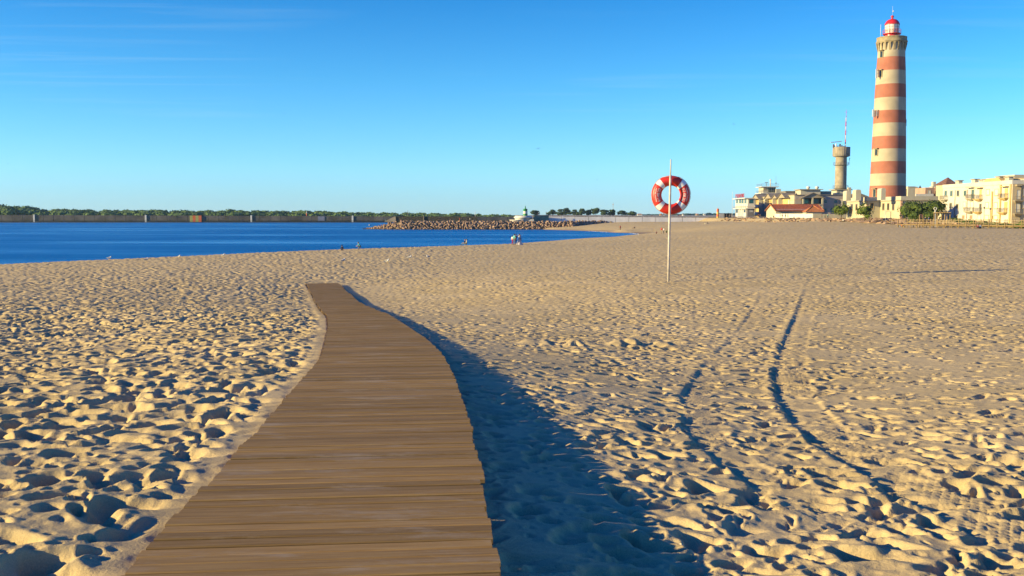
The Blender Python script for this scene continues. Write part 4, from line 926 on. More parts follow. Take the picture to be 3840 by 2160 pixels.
# ------------------------------------------------------------------ hotel with gabled bays
HX = 133.3; HY0, HY1 = yat(2828, HX), yat(2978, HX); HT = CZ + 9.2
ho = thing('gabled_hotel', 'cream three-storey hotel with small gabled bays beside the pilots building', 'building', (HX, HY1, PLAT))
part('wall', M_CREAMW, ho, HX, HX + 24, HY1, HY0, PLAT - 0.8, HT)
part('cornice', M_TAN, ho, HX - 0.25, HX + 24.2, HY1 - 0.25, HY0 + 0.25, HT, HT + 0.25)
part('string_course', M_YELLOW, ho, HX - 0.1, HX + 24, HY1 - 0.1, HY0 + 0.1, zat(750, HY1), zat(750, HY1) + 0.18)
hy = lambda px: yat(px, HX)
for (a, b_, ap_, ev, bt) in ((2835, 2862, 731, 746, 822), (2882.5, 2909, 727, 744.5, 778), (2911, 2931, 732, 744, 775), (2933, 2962, 725, 742.5, 778)):
    Ya, Yb = hy(a), hy(b_); Ym = (Ya + Yb) / 2; ze, zp = zat(ev, Ym), zat(ap_, Ym); dep = 2.2
    g_ = MB().prism([(Ya + 0.3, ze), (Yb - 0.3, ze), (Ym, zp)], 'x', HX - dep, HX + 4).build('gable', M_TAN, ho)
    rf = MB()
    for y_, s in ((Ya, 1), (Yb, -1)):
        rf.add([(HX - dep - .4, y_ + s * 0.5, ze - .25), (HX - dep - .4, Ym, zp + .12), (HX + 4, Ym, zp + .12), (HX + 4, y_ + s * .5, ze - .25), (HX - dep - .4, y_ + s * 0.5, ze - .02), (HX - dep - .4, Ym, zp + .38), (HX + 4, Ym, zp + .38), (HX + 4, y_ + s * .5, ze - .02)],
               [(0, 1, 2, 3), (4, 7, 6, 5), (0, 4, 5, 1), (3, 2, 6, 7), (0, 3, 7, 4)])
    rf.build('gable_roof', M_SLATE, g_)
    part('loggia', M_YELLOW, ho, HX - 0.12, HX - 0.02, Yb + 0.8, Ya - 1.2, zat(bt - 3, Ym), ze - 0.1)
    part('loggia_door', M_SHUT, ho, HX - 0.2, HX - 0.13, Yb + 0.9, Yb + 2.2, zat(bt - 4, Ym) if bt < 800 else zat(778, Ym), ze - 1.0)
    part('bay_pier', M_WHITE, ho, HX - dep, HX, Ya - 1.0, Ya - 0.2, PLAT, ze - 0.02)
    if bt > 800:
        part('bay_pier', M_WHITE, ho, HX - dep, HX, Yb + 0.1, Yb + 0.7, PLAT, ze - 0.02)
        for (t_, u_) in ((767, 777), (795, 806)): part('balcony', M_GREYL, ho, HX - dep - 0.5, HX, Yb, Ya, zat(u_, Ym), zat(t_, Ym))
        for k in range(5): part('louvre', M_FRAME, ho, HX - 0.3, HX - 0.14, Yb + 2.4, Ya - 1.2, zat(762 - k * 3, Ym), zat(761.2 - k * 3, Ym))
    else:
        part('balcony', M_WHITE, ho, HX - dep - 0.1, HX, Yb, Ya, zat(bt, Ym), zat(bt - 4, Ym))
for px in (2833, 2868, 2873, 2915, 2940): win_x(ho, HX, hy(px), zat(758, hy(px)), 1.5, 2.2, M_SHUT, M_WHITE)
# shaded side with the big pediment
hX = lambda px: xat(px, HY1)
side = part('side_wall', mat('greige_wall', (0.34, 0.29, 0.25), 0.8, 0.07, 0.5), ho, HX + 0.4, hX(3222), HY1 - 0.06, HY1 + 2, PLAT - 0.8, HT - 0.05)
part('side_cornice', M_SLATE, ho, HX + 0.3, hX(3222), HY1 - 0.5, HY1 + 2, HT - 0.04, HT + 0.2)
MB().prism([(hX(3148), zat(745, HY1)), (hX(3260), zat(745, HY1)), (hX(3204), zat(722, HY1))], 'y', HY1 - 5, HY1 - 0.1).build('second_pediment', M_SLATE, ho)
part('second_loggia', M_GREYW, ho, hX(3150), hX(3240), HY1 - 4, HY1 - 0.1, PLAT - .5, zat(745, HY1))
x0, x1 = hX(3003), hX(3080); za, zc_ = zat(742, HY1 - 3), zat(724.5, HY1 - 3)
MB().prism([(x0, za), (x1, za), ((x0 + x1) / 2, zc_)], 'y', HY1 - 3, HY1).build('pediment', M_TAN, ho)
rf = MB()
for xe in (x0 - 0.8, x1 + 0.8):
    xm = (x0 + x1) / 2
    rf.add([(xe, HY1 - 3.6, za - .3), (xm, HY1 - 3.6, zc_ + .05), (xm, HY1 + 3, zc_ + .05), (xe, HY1 + 3, za - .3), (xe, HY1 - 3.6, za), (xm, HY1 - 3.6, zc_ + .4), (xm, HY1 + 3, zc_ + .4), (xe, HY1 + 3, za)], [(0, 1, 2, 3), (4, 7, 6, 5), (0, 4, 5, 1), (3, 2, 6, 7), (0, 3, 7, 4)])
rf.build('pediment_roof', M_SLATE, ho)
part('loggia', M_DARK, ho, x0 + 0.3, x1 - 0.3, HY1 - 0.2, HY1 - 0.07, zat(764, HY1), za - 0.2)
for px in (3012, 3051): part('loggia_glass', M_GLASSB, ho, hX(px), hX(px + 18), HY1 - 0.3, HY1 - 0.21, zat(762, HY1), zat(747, HY1))
for px in (3005, 3040, 3077): part('pillar', M_CREAMW, ho, hX(px) - 0.35, hX(px) + 0.35, HY1 - 3, HY1 - 2.4, PLAT, za - 0.01)
part('balcony', M_TAN, ho, x0, x1, HY1 - 3.1, HY1 - 0.08, zat(771, HY1), zat(765, HY1))
for px, py in ((3094, 755), (3133, 755), (3094, 788), (3120, 788)): win_y(ho, hX(px), HY1 - 0.06, zat(py, HY1), 1.5, 1.6, M_GLASSB, M_WHITE)
py_ = 403 * K + 6
part('penthouse', M_WHITE, ho, xat(2941, HY1 + 20), xat(3005, HY1 + 20), HY1 + 18, HY1 + 26, HT, zat(720, HY1 + 20)); part('penthouse_roof', M_SLATE, ho, xat(2938, HY1 + 20), xat(3006, HY1 + 20), HY1 + 17, HY1 + 27, zat(720, HY1 + 20) + .01, zat(716.5, HY1 + 20))
part('penthouse', M_WHITE, ho, xat(2999, HY1 + 8), xat(3073, HY1 + 8), HY1 + 7, HY1 + 16, HT, zat(712, HY1 + 8)); part('penthouse_roof', M_TAN, ho, xat(2993, HY1 + 8), xat(3081, HY1 + 8), HY1 + 6, HY1 + 16.5, zat(712, HY1 + 8) + .01, zat(709.5, HY1 + 8))
for px in (3029, 3062):
    c_ = (xat(px, HY1 + 10), HY1 + 10); MB().lathe([(0.55, zat(710, HY1 + 10)), (0.7, zat(706, HY1 + 10)), (0.95, zat(704, HY1 + 10)), (0.95, zat(701, HY1 + 10)), (0.5, zat(699, HY1 + 10)), (0.01, zat(698, HY1 + 10))], 12, c_).build('roof_vent', M_WHITEP, ho)
part('terrace_block', M_TAN, ho, xat(3078, HY1 + 12), xat(3116, HY1 + 12), HY1 + 12, HY1 + 18, HT, zat(717, HY1 + 12))

# ------------------------------------------------------------------ red tiled house and its yard wall
TX = 114.3; TY0, TY1 = 385 * K, 371 * K; TG = PLAT - 0.4
th_ = thing('red_tiled_house', 'white single-storey house with a long red tiled roof in front of the hotel', 'house', (TX, TY1, PLAT))
xe = xat(3088, TY1); zev = zat(787, TY1); zri = zat(767, (TY0 + TY1) / 2); ym = (TY0 + TY1) / 2
MB().prism([(TY1, TG), (TY0, TG), (TY0, zev), (ym, zri - 0.25), (TY1, zev)], 'x', TX, xe).build('wall', M_WHITE, th_)
part('slit_window', M_RAIL, th_, TX - 0.04, TX + 0.05, ym - 0.12, ym + 0.12, zat(789, ym), zat(782, ym))
# tiles: courses of half-round tiles, one object each
MT = []
tile_w = 0.62; L_ = xe - TX + 0.8; sl_len = math.hypot(ym - TY1 + 0.9, zri - zev + 0.6); ncol = int(L_ / 0.75); nrow = 7
slope = (zri - (zev - 0.45)) / (ym - (TY1 - 0.9))
rfb = MB().add([(TX - .5, TY1 - .9, zev - .47), (xe + .3, TY1 - .9, zev - .47), (xe + .3, ym, zri), (TX - .5, ym, zri), (TX - .5, TY1 - .9, zev - .62), (xe + .3, TY1 - .9, zev - .62), (xe + .3, ym, zri - .15), (TX - .5, ym, zri - .15),
               (TX - .5, TY0 + .9, zev - .47), (xe + .3, TY0 + .9, zev - .47), (xe + .3, TY0 + .9, zev - .62), (TX - .5, TY0 + .9, zev - .62)],
               [(0, 1, 2, 3), (4, 7, 6, 5), (0, 4, 5, 1), (3, 2, 9, 8), (8, 9, 10, 11), (0, 3, 7, 4), (3, 8, 11, 7), (1, 5, 6, 2), (7, 11, 10, 6)])
roof = rfb.build('roof', M_TILE, th_)
tl = MB().lathe([(0.2, -0.62), (0.26, 0.62)], 6, a0=0, a1=math.pi, cap=False, smooth=True)
tm = bpy.data.meshes.new('tile'); 
tv = [(x, -z, y * 0.55) for x, y, z in tl.v]; tm.from_pydata(tv, [], tl.f); tm.materials.append(mat('tile_piece', (0.32, 0.09, 0.036), 0.8, 0.15, 0.9, objrand=0.22)); tm.update()
ang = math.atan(slope); rl_ = wloc(roof)
rows_n = 7; cols_n = 40
for r_ in range(rows_n):
    for c_ in range(cols_n):
        t_ = (r_ + 0.5) / rows_n; yy = TY1 - 0.9 + (ym - TY1 + 0.9) * t_; zz = zev - 0.45 + slope * (yy - (TY1 - 0.9)) + 0.05
        o = bpy.data.objects.new('tile', tm); COL.objects.link(o); o.parent = roof; o.rotation_euler = (ang, 0, 0)
        o.scale = (1.0, (ym - TY1 + 0.9) / math.cos(ang) / rows_n / 1.2, 1.0)
        o.location = Vector((TX - 0.5 + L_ * (c_ + 0.5) / cols_n, yy, zz)) - rl_
MB().tube([(TX - .55, ym, zri + .05), (xe + .35, ym, zri + .05)], 0.22, 6).build('ridge', M_TILEO, roof)
MB().tube([(TX - .45, TY1 - .9, zev - .35), (TX - .45, ym, zri + .08), (TX - .45, TY0 + .9, zev - .35)], 0.24, 6).build('verge', M_TILEO, roof)
MB().tube([(xe + .1, TY1 - .9, zev - .35), (xe + .1, ym, zri + .08)], 0.22, 6).build('verge', M_TILEO, roof)
# porch with a pyramid roof
pxa, pxb = xat(3021, TY1 - 7), xat(3092, TY1 - 7); pz = zat(795, TY1 - 7)
MB().box(pxa + 0.8, pxb - 0.8, TY1 - 6.4, TY1 - 0.02, TG, pz).build('porch_wall', M_WHITE, th_)
MB().add([(pxa, TY1 - 7, pz), (pxb, TY1 - 7, pz), (pxb, TY1 + 0.3, pz), (pxa, TY1 + 0.3, pz), ((pxa + pxb) / 2 + 0.3, TY1 - 3.3, zat(771, TY1 - 3.3))], [(0, 1, 4), (1, 2, 4), (2, 3, 4), (3, 0, 4), (0, 3, 2, 1)]).build('porch_roof', M_TILEO, th_)
for a in ((pxa, TY1 - 7), (pxb, TY1 - 7)): MB().tube([(a[0], a[1], pz + 0.05), ((pxa + pxb) / 2 + .3, TY1 - 3.3, zat(771, TY1 - 3.3) + 0.08)], 0.16, 5).build('hip_ridge', M_TILEO, th_)
part('porch_window', M_DARK, th_, xat(3022, TY1 - 6.5), xat(3028, TY1 - 6.5), TY1 - 6.5, TY1 - 6.42, zat(800.5, TY1 - 6.5), zat(798, TY1 - 6.5))
WXX = 113.9; WY0, WY1 = yat(2906, WXX), yat(3048, WXX)
yw_ = thing('yard_wall', 'bright white yard wall below the red tiled roof', 'wall', (WXX, WY1, PLAT))
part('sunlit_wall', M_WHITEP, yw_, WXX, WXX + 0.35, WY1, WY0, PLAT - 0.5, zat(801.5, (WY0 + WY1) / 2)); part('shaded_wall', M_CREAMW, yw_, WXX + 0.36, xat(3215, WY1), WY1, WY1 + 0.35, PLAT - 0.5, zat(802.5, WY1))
part('coping', M_WHITE, yw_, WXX - 0.08, WXX + 0.43, WY1 - 0.08, WY0, zat(801.5, (WY0 + WY1) / 2), zat(801.5, (WY0 + WY1) / 2) + 0.08)
# ------------------------------------------------------------------ foliage
def leaf_mat(name, a, b): 
    m = mat(name, a, 0.75, 0.2, 1.2, col2=b, spec=0.15, detail=3); return m
M_LEAF = leaf_mat('leaf_green', (0.115, 0.150, 0.022), (0.035, 0.062, 0.012))
M_LEAFD = leaf_mat('leaf_dark', (0.085, 0.115, 0.020), (0.022, 0.042, 0.012))
M_PINE = leaf_mat('pine_needles', (0.055, 0.085, 0.026), (0.020, 0.038, 0.016))
M_ACACIA = leaf_mat('acacia_scrub', (0.135, 0.200, 0.055), (0.035, 0.075, 0.032))
M_FARP = leaf_mat('far_pine', (0.040, 0.070, 0.040), (0.022, 0.045, 0.030))
M_BARK = mat('bark', (0.12, 0.085, 0.06), 0.9, 0.2, 4, 0.4, 12)
M_DRY = leaf_mat('dry_grass', (0.26, 0.21, 0.07), (0.12, 0.11, 0.035))
def leaf_cloud(mb, c, rad, n, size, rnd, core=0.72, flat=1.0, shell=0.45):
    """leaf-sized faces spread through the outer part of an ellipsoid, over a rough dark inner core"""
    c = Vector(c); rad = Vector(rad)
    if core:
        t = MB().ball((0, 0, 0), 1.0, 6)
        mb.add([c + Vector((v[0] * rad.x, v[1] * rad.y, v[2] * rad.z)) * core * (0.85 + 0.3 * rnd.random()) for v in t.v], t.f)
    for _ in range(n):
        d = Vector((rnd.gauss(0, 1), rnd.gauss(0, 1), rnd.gauss(0, 1))).normalized()
        r = 1 - shell * rnd.random() ** 1.6 + 0.08 * rnd.random()
        p = c + Vector((d.x * rad.x, d.y * rad.y, d.z * rad.z)) * r
        nrm = (d + Vector((rnd.uniform(-.7, .7), rnd.uniform(-.7, .7), rnd.uniform(-.4, .9)))).normalized()
        u = nrm.orthogonal().normalized(); u = (Matrix.Rotation(rnd.random() * 6.28, 3, nrm) @ u); w = nrm.cross(u); s = size * rnd.uniform(0.55, 1.3)
        mb.add([p - u * s * .5 - w * s * .35, p + u * s * .5 - w * s * .2, p + u * s * .15 + w * s * .5, p - u * s * .4 + w * s * .3], [(0, 1, 2, 3)])
def tree(name, label, px, Y, base_py, top_py, wpx, m, seed, cat='tree', group=None, n=420, lobes=7, size=0.42, zbase=None, trunk=True):
    rnd = random.Random(seed); x = xat(px, Y); z0 = zbase if zbase is not None else zat(base_py, Y); z1 = zat(top_py, Y); w = wpx * Y / 3743 / 2; h = z1 - z0
    t = thing(name, label, cat, (x, Y, z0), group)
    tr_ = MB(); hb = h * (0.3 if trunk else 0.05)
    tr_.tube([(x, Y, z0 - 0.4), (x + 0.05, Y, z0 + hb), (x + 0.12 * w, Y, z0 + h * 0.6)], [0.16, 0.13, 0.06], 7)
    for k in range(4):
        a = rnd.random() * 6.28; tr_.tube([(x, Y, z0 + hb * (0.7 + .2 * k)), (x + math.cos(a) * w * .35, Y + math.sin(a) * w * .35, z0 + h * .5), (x + math.cos(a) * w * .6, Y + math.sin(a) * w * .6, z0 + h * .72)], [0.08, 0.06, 0.03], 5)
    tr_.build('trunk', M_BARK, t)
    cr_ = MB()
    for k in range(lobes):
        a = 6.28 * k / lobes + rnd.uniform(-.4, .4); rr0 = w * rnd.uniform(0.25, 0.55); zc = z0 + h * rnd.uniform(0.42 if trunk else 0.2, 0.74)
        lr_ = w * rnd.uniform(0.42, 0.62)
        leaf_cloud(cr_, (x + math.cos(a) * rr0, Y + math.sin(a) * rr0, zc), (lr_, lr_, min(lr_ * .85, (z1 - zc))), n // lobes, size, rnd, 0.7)
    for k in range(60):
        a = rnd.random() * 6.28; zz = rnd.uniform(0.3, 1.0)
        leaf_cloud(cr_, (x + math.cos(a) * w * rnd.uniform(.5, 1.02) * math.sin(math.pi * min(.95, zz)), Y + math.sin(a) * w * rnd.uniform(.4, 1), z0 + h * zz), (.25, .25, .3), 4, size * .8, rnd, 0)
    cr_.build('crown', m, t, fix=False)
    return t
tree('round_tree', 'round green street tree in front of the yellow building, beside the hotel wall', 3155, 262 * K, 822, 760, 66, M_LEAF, 1, group='street trees by the lighthouse')
tree('round_tree', 'dark leafy bush-like tree hiding a recess of the yellow building', 3243, 233 * K, 822, 762, 66, M_LEAF, 2, group='street trees by the lighthouse', trunk=False)
tree('large_bush', 'big green bush at the corner where the yellow building turns into shade', 3425, 226 * K, 824, 752, 108, M_LEAFD, 3, 'bush', 'bushes beside the keeper building', 800, 9, 0.45, trunk=False)
tree('large_bush', 'big green bush next to the apartment row', 3500, 224 * K, 824, 751, 104, M_LEAFD, 4, 'bush', 'bushes beside the keeper building', 800, 9, 0.45, trunk=False)
def hedge(name, label, pts, hgt, wid, m, seed, n=14, size=0.35, kind='stuff'):
    rnd = random.Random(seed); h_ = MB()
    for i in range(len(pts) - 1):
        a, b_ = Vector(pts[i]), Vector(pts[i + 1]); L = (b_ - a).length; k = max(2, int(L / 0.9))
        for j in range(k):
            p = a.lerp(b_, j / k) + Vector((rnd.uniform(-wid, wid), rnd.uniform(-wid, wid), 0)); hh = hgt * rnd.uniform(0.55, 1.25)
            leaf_cloud(h_, (p.x, p.y, p.z + hh * .35), (wid * rnd.uniform(.6, 1.1), wid * rnd.uniform(.6, 1.1), hh * .7), n, size, rnd, 0.7)
    return tag(h_.build(name, m, fix=False), label, 'shrubs', kind=kind)
def gl(x, y, dz=0): return (x, y, hz(x, y) + dz)
hedge('dune_scrub', 'low dry scrub between the rope-railed walkway and the apartment row', [gl(107, 238), gl(107, 225), gl(106, 205), gl(104, 190), gl(103, 178), gl(102, 160)], 0.55, 1.1, M_DRY, 8)
hedge('low_hedge', 'dark low hedge along the foot of the apartment row', [gl(112.5, 256), gl(112, 240), gl(111, 224), gl(109.5, 208)], 0.9, 0.9, M_LEAFD, 9)
hedge('creeping_shrub', 'green creeping shrub climbing the dune in front of the shaded end of the apartments', [gl(105, 206), gl(104.5, 200), gl(104, 194), gl(103.5, 188)], 1.7, 1.3, M_LEAF, 10, 26)
hedge('marram_grass', 'yellow-brown dune plants at the foot of the big bushes', [gl(104, 252), gl(105, 240), gl(104, 232)], 0.6, 0.9, M_DRY, 12)

# ------------------------------------------------------------------ boulders
def rock_variants(n, m, seed):
    out = []
    for k in range(n):
        r = random.Random(seed + k); bm = bmesh.new()
        for _ in range(15):
            d = Vector((r.gauss(0, 1), r.gauss(0, 1), r.gauss(0, 1))).normalized(); bm.verts.new((d.x * r.uniform(.8, 1.05), d.y * r.uniform(.75, 1), d.z * r.uniform(.6, .85)))
        bmesh.ops.convex_hull(bm, input=bm.verts); 
        for v in [v for v in bm.verts if not v.link_faces]: bm.verts.remove(v)
        me = bpy.data.meshes.new('rock'); bm.to_mesh(me); bm.free(); me.materials.append(m); out.append(me)
    return out
M_ROCK = mat('jetty_rock', (0.34, 0.225, 0.145), 0.9, 0.2, 0.9, 0.6, 3, objrand=0.26)
M_ROCKW = mat('wet_rock', (0.055, 0.05, 0.04), 0.6, 0.2, 1.2, 0.6, 3)
M_SLAB = mat('slab_rock', (0.27, 0.18, 0.115), 0.9, 0.16, 0.6, 0.5, 3, objrand=0.3)
RV = rock_variants(8, M_ROCK, 70); RS = rock_variants(6, M_SLAB, 90); RWv = rock_variants(4, M_ROCKW, 110)
JY = gnd(1700, 861, CZ)[1]            # water line along the jetty
JT = zat(828.5, JY + 4)
bw_ = thing('rock_breakwater', 'long breakwater of tumbled brown boulders across the bay', 'breakwater', (0, JY + 4, 0))
tipx = xat(1362, JY + 12, 858)
line = [(tipx, JY + 13, 0.45), (xat(1400, JY + 6), JY + 8, 1.5), (xat(1445, JY + 2), JY + 3, 3.0), (xat(1500, JY), JY, JT), (xat(2150, JY), JY, JT), (xat(2260, JY + 12), JY + 14, JT + 0.05), (xat(2400, JY + 32), JY + 34, JT + 0.25), (xat(2500, JY + 48), JY + 52, JT + 0.35), (xat(2580, JY + 60), JY + 66, JT + 0.1)]
def lineat(s):
    for i in range(len(line) - 1):
        a, b_ = line[i], line[i + 1]; L = math.hypot(b_[0] - a[0], b_[1] - a[1])
        if s <= L or i == len(line) - 2: t = min(1, s / L); return [a[j] + (b_[j] - a[j]) * t for j in range(3)], ((b_[0] - a[0]) / L, (b_[1] - a[1]) / L)
        s -= L
TL = sum(math.hypot(line[i + 1][0] - line[i][0], line[i + 1][1] - line[i][1]) for i in range(len(line) - 1))
core = MB(); cs = []
for k in range(61):
    (x, y, top), (ex, ey) = lineat(TL * k / 60); nx, ny = -ey, ex
    cs.append([(x + nx * 0.4, y + ny * 0.4, -1.5), (x + nx * 2.8, y + ny * 2.8, top - .45), (x + nx * 9, y + ny * 9, top - .35), (x + nx * 12, y + ny * 12, -1.5)])
vs_ = [p for c in cs for p in c]; core.add(vs_, [(k * 4 + j, (k + 1) * 4 + j, (k + 1) * 4 + j + 1, k * 4 + j + 1) for k in range(60) for j in range(3)] + [(0, 1, 2, 3)])
core.build('crest', mat('breakwater_core', (0.22, 0.17, 0.11), 0.95, 0.2, 0.6, 0.4, 2), bw_)
rnd = random.Random(21); rocks = []
s = 0.3
while s < TL:
    (x, y, top), (ex, ey) = lineat(s); nx, ny = -ey, ex
    zg = 0.0 if x < 24 else max(0.0, hz(x, y) - 0.1)
    rows_ = max(1, int((top + 0.3 - zg) / 0.64) + 1)
    for r_ in range(rows_):
        t = (r_ + rnd.uniform(0.1, 0.7)) / rows_; sz = rnd.uniform(0.42, 0.85)
        rocks.append((x + nx * (0.2 + 2.6 * t) + rnd.uniform(-.5, .5), y + ny * (0.2 + 2.6 * t), zg + (top - zg) * t + rnd.uniform(-.1, .12), sz))
    s += rnd.uniform(0.9, 1.25)
for k in range(50):
    (x, y, top), (ex, ey) = lineat(TL * rnd.uniform(0.02, 0.7)); rocks.append((x - ey * rnd.uniform(3, 5), y + ex * rnd.uniform(3, 5), top - .1, rnd.uniform(.25, .45)))
rocks.sort(key=lambda r: -r[3]); rest = MB(); bl_ = wloc(bw_)
for i, (x, y, z, sz) in enumerate(rocks):
    sc_ = Vector((sz * rnd.uniform(.9, 1.35), sz * rnd.uniform(.8, 1.1), sz * rnd.uniform(.7, 1.0))); eu = Euler((rnd.uniform(-.6, .6), rnd.uniform(-.6, .6), rnd.uniform(0, 6.3)))
    if i < 299:
        o = bpy.data.objects.new('rock', RV[i % 8]); COL.objects.link(o); o.parent = bw_; o.location = Vector((x, y, z)) - bl_; o.rotation_euler = eu; o.scale = sc_
    else:
        me = RV[i % 8]; R_ = eu.to_matrix(); rest.add([Vector((x, y, z)) + R_ @ Vector((v.co.x * sc_.x, v.co.y * sc_.y, v.co.z * sc_.z)) for v in me.vertices], [tuple(p.vertices) for p in me.polygons])
if rest.v: rest.build('small_rocks', M_ROCK, bw_, fix=False)['kind'] = 'stuff'
wr = MB(); s = 0
while s < TL * 0.62:
    (x, y, top), (ex, ey) = lineat(s); me = RWv[rnd.randrange(4)]; sz = rnd.uniform(.45, .8); eu = Euler((0, 0, rnd.uniform(0, 6.3))).to_matrix()
    wr.add([Vector((x + ey * 0.45, y - ex * 0.45, -0.1)) + eu @ (Vector(v.co) * sz) for v in me.vertices], [tuple(p.vertices) for p in me.polygons]); s += 0.75
wr.build('wet_toe_rocks', M_ROCKW, bw_, fix=False)['kind'] = 'stuff'

rv = thing('slab_revetment', 'sloping bank of broad reddish stone slabs below the promenade', 'revetment', (98, 300, CZ - 2.5))
rl0 = wloc(rv); rnd = random.Random(31); nslab = 0
pts_r = []
for k in range(230):
    Yk = rnd.uniform(250, 420); xe = float(np.interp(Yk, EDGE[:, 0], EDGE[:, 1])); t = rnd.uniform(-2.6, 3.4); pts_r.append((xe + t, Yk))
for k in range(60):
    Yk = rnd.uniform(246, 300); xe = float(np.interp(Yk, EDGE[:, 0], EDGE[:, 1])); pts_r.append((xe + rnd.uniform(-3.2, 2.8), Yk))
for (x, y) in pts_r:
    z = hz(x, y); big = 1.3 if y < 300 else 0.85
    o = bpy.data.objects.new('slab', RS[rnd.randrange(6)]); COL.objects.link(o); o.parent = rv; o.location = Vector((x, y, z + .12)) - rl0
    o.scale = (rnd.uniform(.5, 1.0) * big, rnd.uniform(.7, 1.5) * big, rnd.uniform(.35, .6) * big); o.rotation_euler = (rnd.uniform(-.12, .12), rnd.uniform(-0.45, -0.1), rnd.uniform(-.6, .6))

# ------------------------------------------------------------------ harbour walls beyond the breakwater
WY = JY + 14
dw = thing('dark_stone_wall', 'dark rubble stone wall with a stair at its end behind the breakwater', 'wall', (xat(1640, WY), WY, JT))
part('wall', mat('dark_rubble', (0.075, 0.066, 0.05), 0.95, 0.35, 1.6, 0.6, 4), dw, xat(1483, WY), xat(1790, WY), WY, WY + 1.2, JT - 1.5, zat(811.5, WY))
MB().prism([(xat(1440, WY), JT - 0.4), (xat(1484, WY), JT - 0.4), (xat(1484, WY), zat(812, WY)), (xat(1478, WY), zat(812, WY))], 'y', WY - 0.3, WY).build('stair_flank', M_CONC, dw)
part('end_post', M_CONC, dw, xat(1587, WY - .3), xat(1589.5, WY - .3), WY - .4, WY - .02, JT - .5, zat(809, WY))
GY = JY + 12; gx = xat(1970, GY, 800); gz = lambda py: zat(py, GY); gp = lambda px: px * GY / 3743
gpl = thing('round_platform', 'white round stepped platform that carries the green and white beacon', 'platform', (xat(1958, GY), GY, JT))
MB().lathe([(gp(31), gz(836)), (gp(31), gz(818)), (gp(35), gz(817)), (gp(35), gz(813.5)), (gp(31), gz(812.5)), (gp(31), gz(809)), (0.01, gz(809))], 28, (xat(1962, GY), GY), cap=False).build('drum', M_WHITEP, gpl)
MB().lathe([(gp(29), gz(838)), (gp(29), gz(826)), (gp(31), gz(825.5)), (gp(31), gz(824)), (0.01, gz(824))], 28, (xat(1941, GY - 2), GY - 2), cap=False).build('lower_drum', M_WHITEP, gpl)
MB().prism([(xat(1970, GY - 3), gz(834)), (xat(2002, GY - 3), gz(834)), (xat(2002, GY - 3), gz(822)), (xat(1990, GY - 3), gz(822))], 'y', GY - 3.4, GY - 3).build('ramp_flank', M_WHITEP, gpl)
gb_ = thing('green_beacon', 'small green and white harbour light on a round white platform', 'beacon', (gx, GY, gz(809)))
MB().lathe([(gp(8.6), gz(809.5)), (gp(8.4), gz(801))], 20, (gx, GY), cap=False).build('lower_band', M_GREEN, gb_)
MB().lathe([(gp(8.4), gz(801)), (gp(8.1), gz(792.5))], 20, (gx, GY), cap=False).build('white_band', M_WHITEP, gb_)
MB().lathe([(gp(8.1), gz(792.5)), (gp(7.6), gz(786)), (gp(8.6), gz(785)), (gp(8.6), gz(784)), (gp(2.6), gz(782.5)), (gp(2.0), gz(780)), (gp(2.0), gz(775)), (gp(0.8), gz(774)), (0.01, gz(770))], 20, (gx, GY), cap=False).build('lantern', M_GREEN, gb_)
mw = thing('mural_wall', 'stone-patterned wall behind the white round platform', 'wall', (xat(2030, WY), WY, JT))
part('wall', mat('mural_stone', (0.34, 0.32, 0.20), 0.9, 0.3, 0.8, 0.3, 2, col2=(0.13, 0.16, 0.12)), mw, xat(2000, WY), xat(2058, WY), WY, WY + 2, JT - 1.5, zat(808.5, WY)); part('coping', M_CONC, mw, xat(1999, WY), xat(2059, WY), WY - .2, WY + 2.2, zat(808.5, WY), zat(807, WY))
rw = thing('white_ramp_wall', 'long pale concrete ramp wall rising behind the breakwater', 'wall', (xat(2300, WY + 15), WY + 15, JT))
a_, b__ = (xat(2056, WY), WY + 3.2), (xat(2760, WY + 9), WY + 9)
zt0, zt1 = zat(809.5, a_[1]), zat(815.2, b__[1]); zb0, zb1 = JT - 1.2, zat(824, b__[1])
ux, uy = b__[0] - a_[0], b__[1] - a_[1]; ul = math.hypot(ux, uy); nx, ny = uy / ul, -ux / ul
npan = 14
for k in range(npan):
    t0, t1 = k / npan, (k + 1) / npan - 0.002; pr = []
    P0 = Vector((a_[0] + ux * t0, a_[1] + uy * t0, 0)); P1 = Vector((a_[0] + ux * t1, a_[1] + uy * t1, 0)); n_ = Vector((-nx, -ny, 0)) * 0.8
    z0a, z0b = zt0 + (zt1 - zt0) * t0, zt0 + (zt1 - zt0) * t1; zz = zb0
    vs_ = [P0 + Vector((0, 0, zz)), P1 + Vector((0, 0, zz)), P1 + Vector((0, 0, z0b)), P0 + Vector((0, 0, z0a))]; vs_ += [v + n_ for v in vs_]
    MB().add(vs_, [(0, 1, 2, 3), (4, 7, 6, 5), (0, 4, 5, 1), (3, 2, 6, 7), (0, 3, 7, 4), (1, 5, 6, 2)]).build('panel', mat('ramp_white', (0.74, 0.71, 0.66), 0.8, 0.06, 0.3), rw)
MB().add([Vector((a_[0], a_[1], zt0 + .02)), Vector((b__[0], b__[1], zt1 + .02)), Vector((b__[0] + 60, b__[1] + 60, zt1 + .02)), Vector((a_[0] + 10, a_[1] + 60, zt0 + .02)), Vector((a_[0], a_[1], zt0 - .25)), Vector((b__[0], b__[1], zt1 - .25))], [(0, 1, 2, 3), (0, 4, 5, 1)]).build('quay_top', M_CONC, rw)

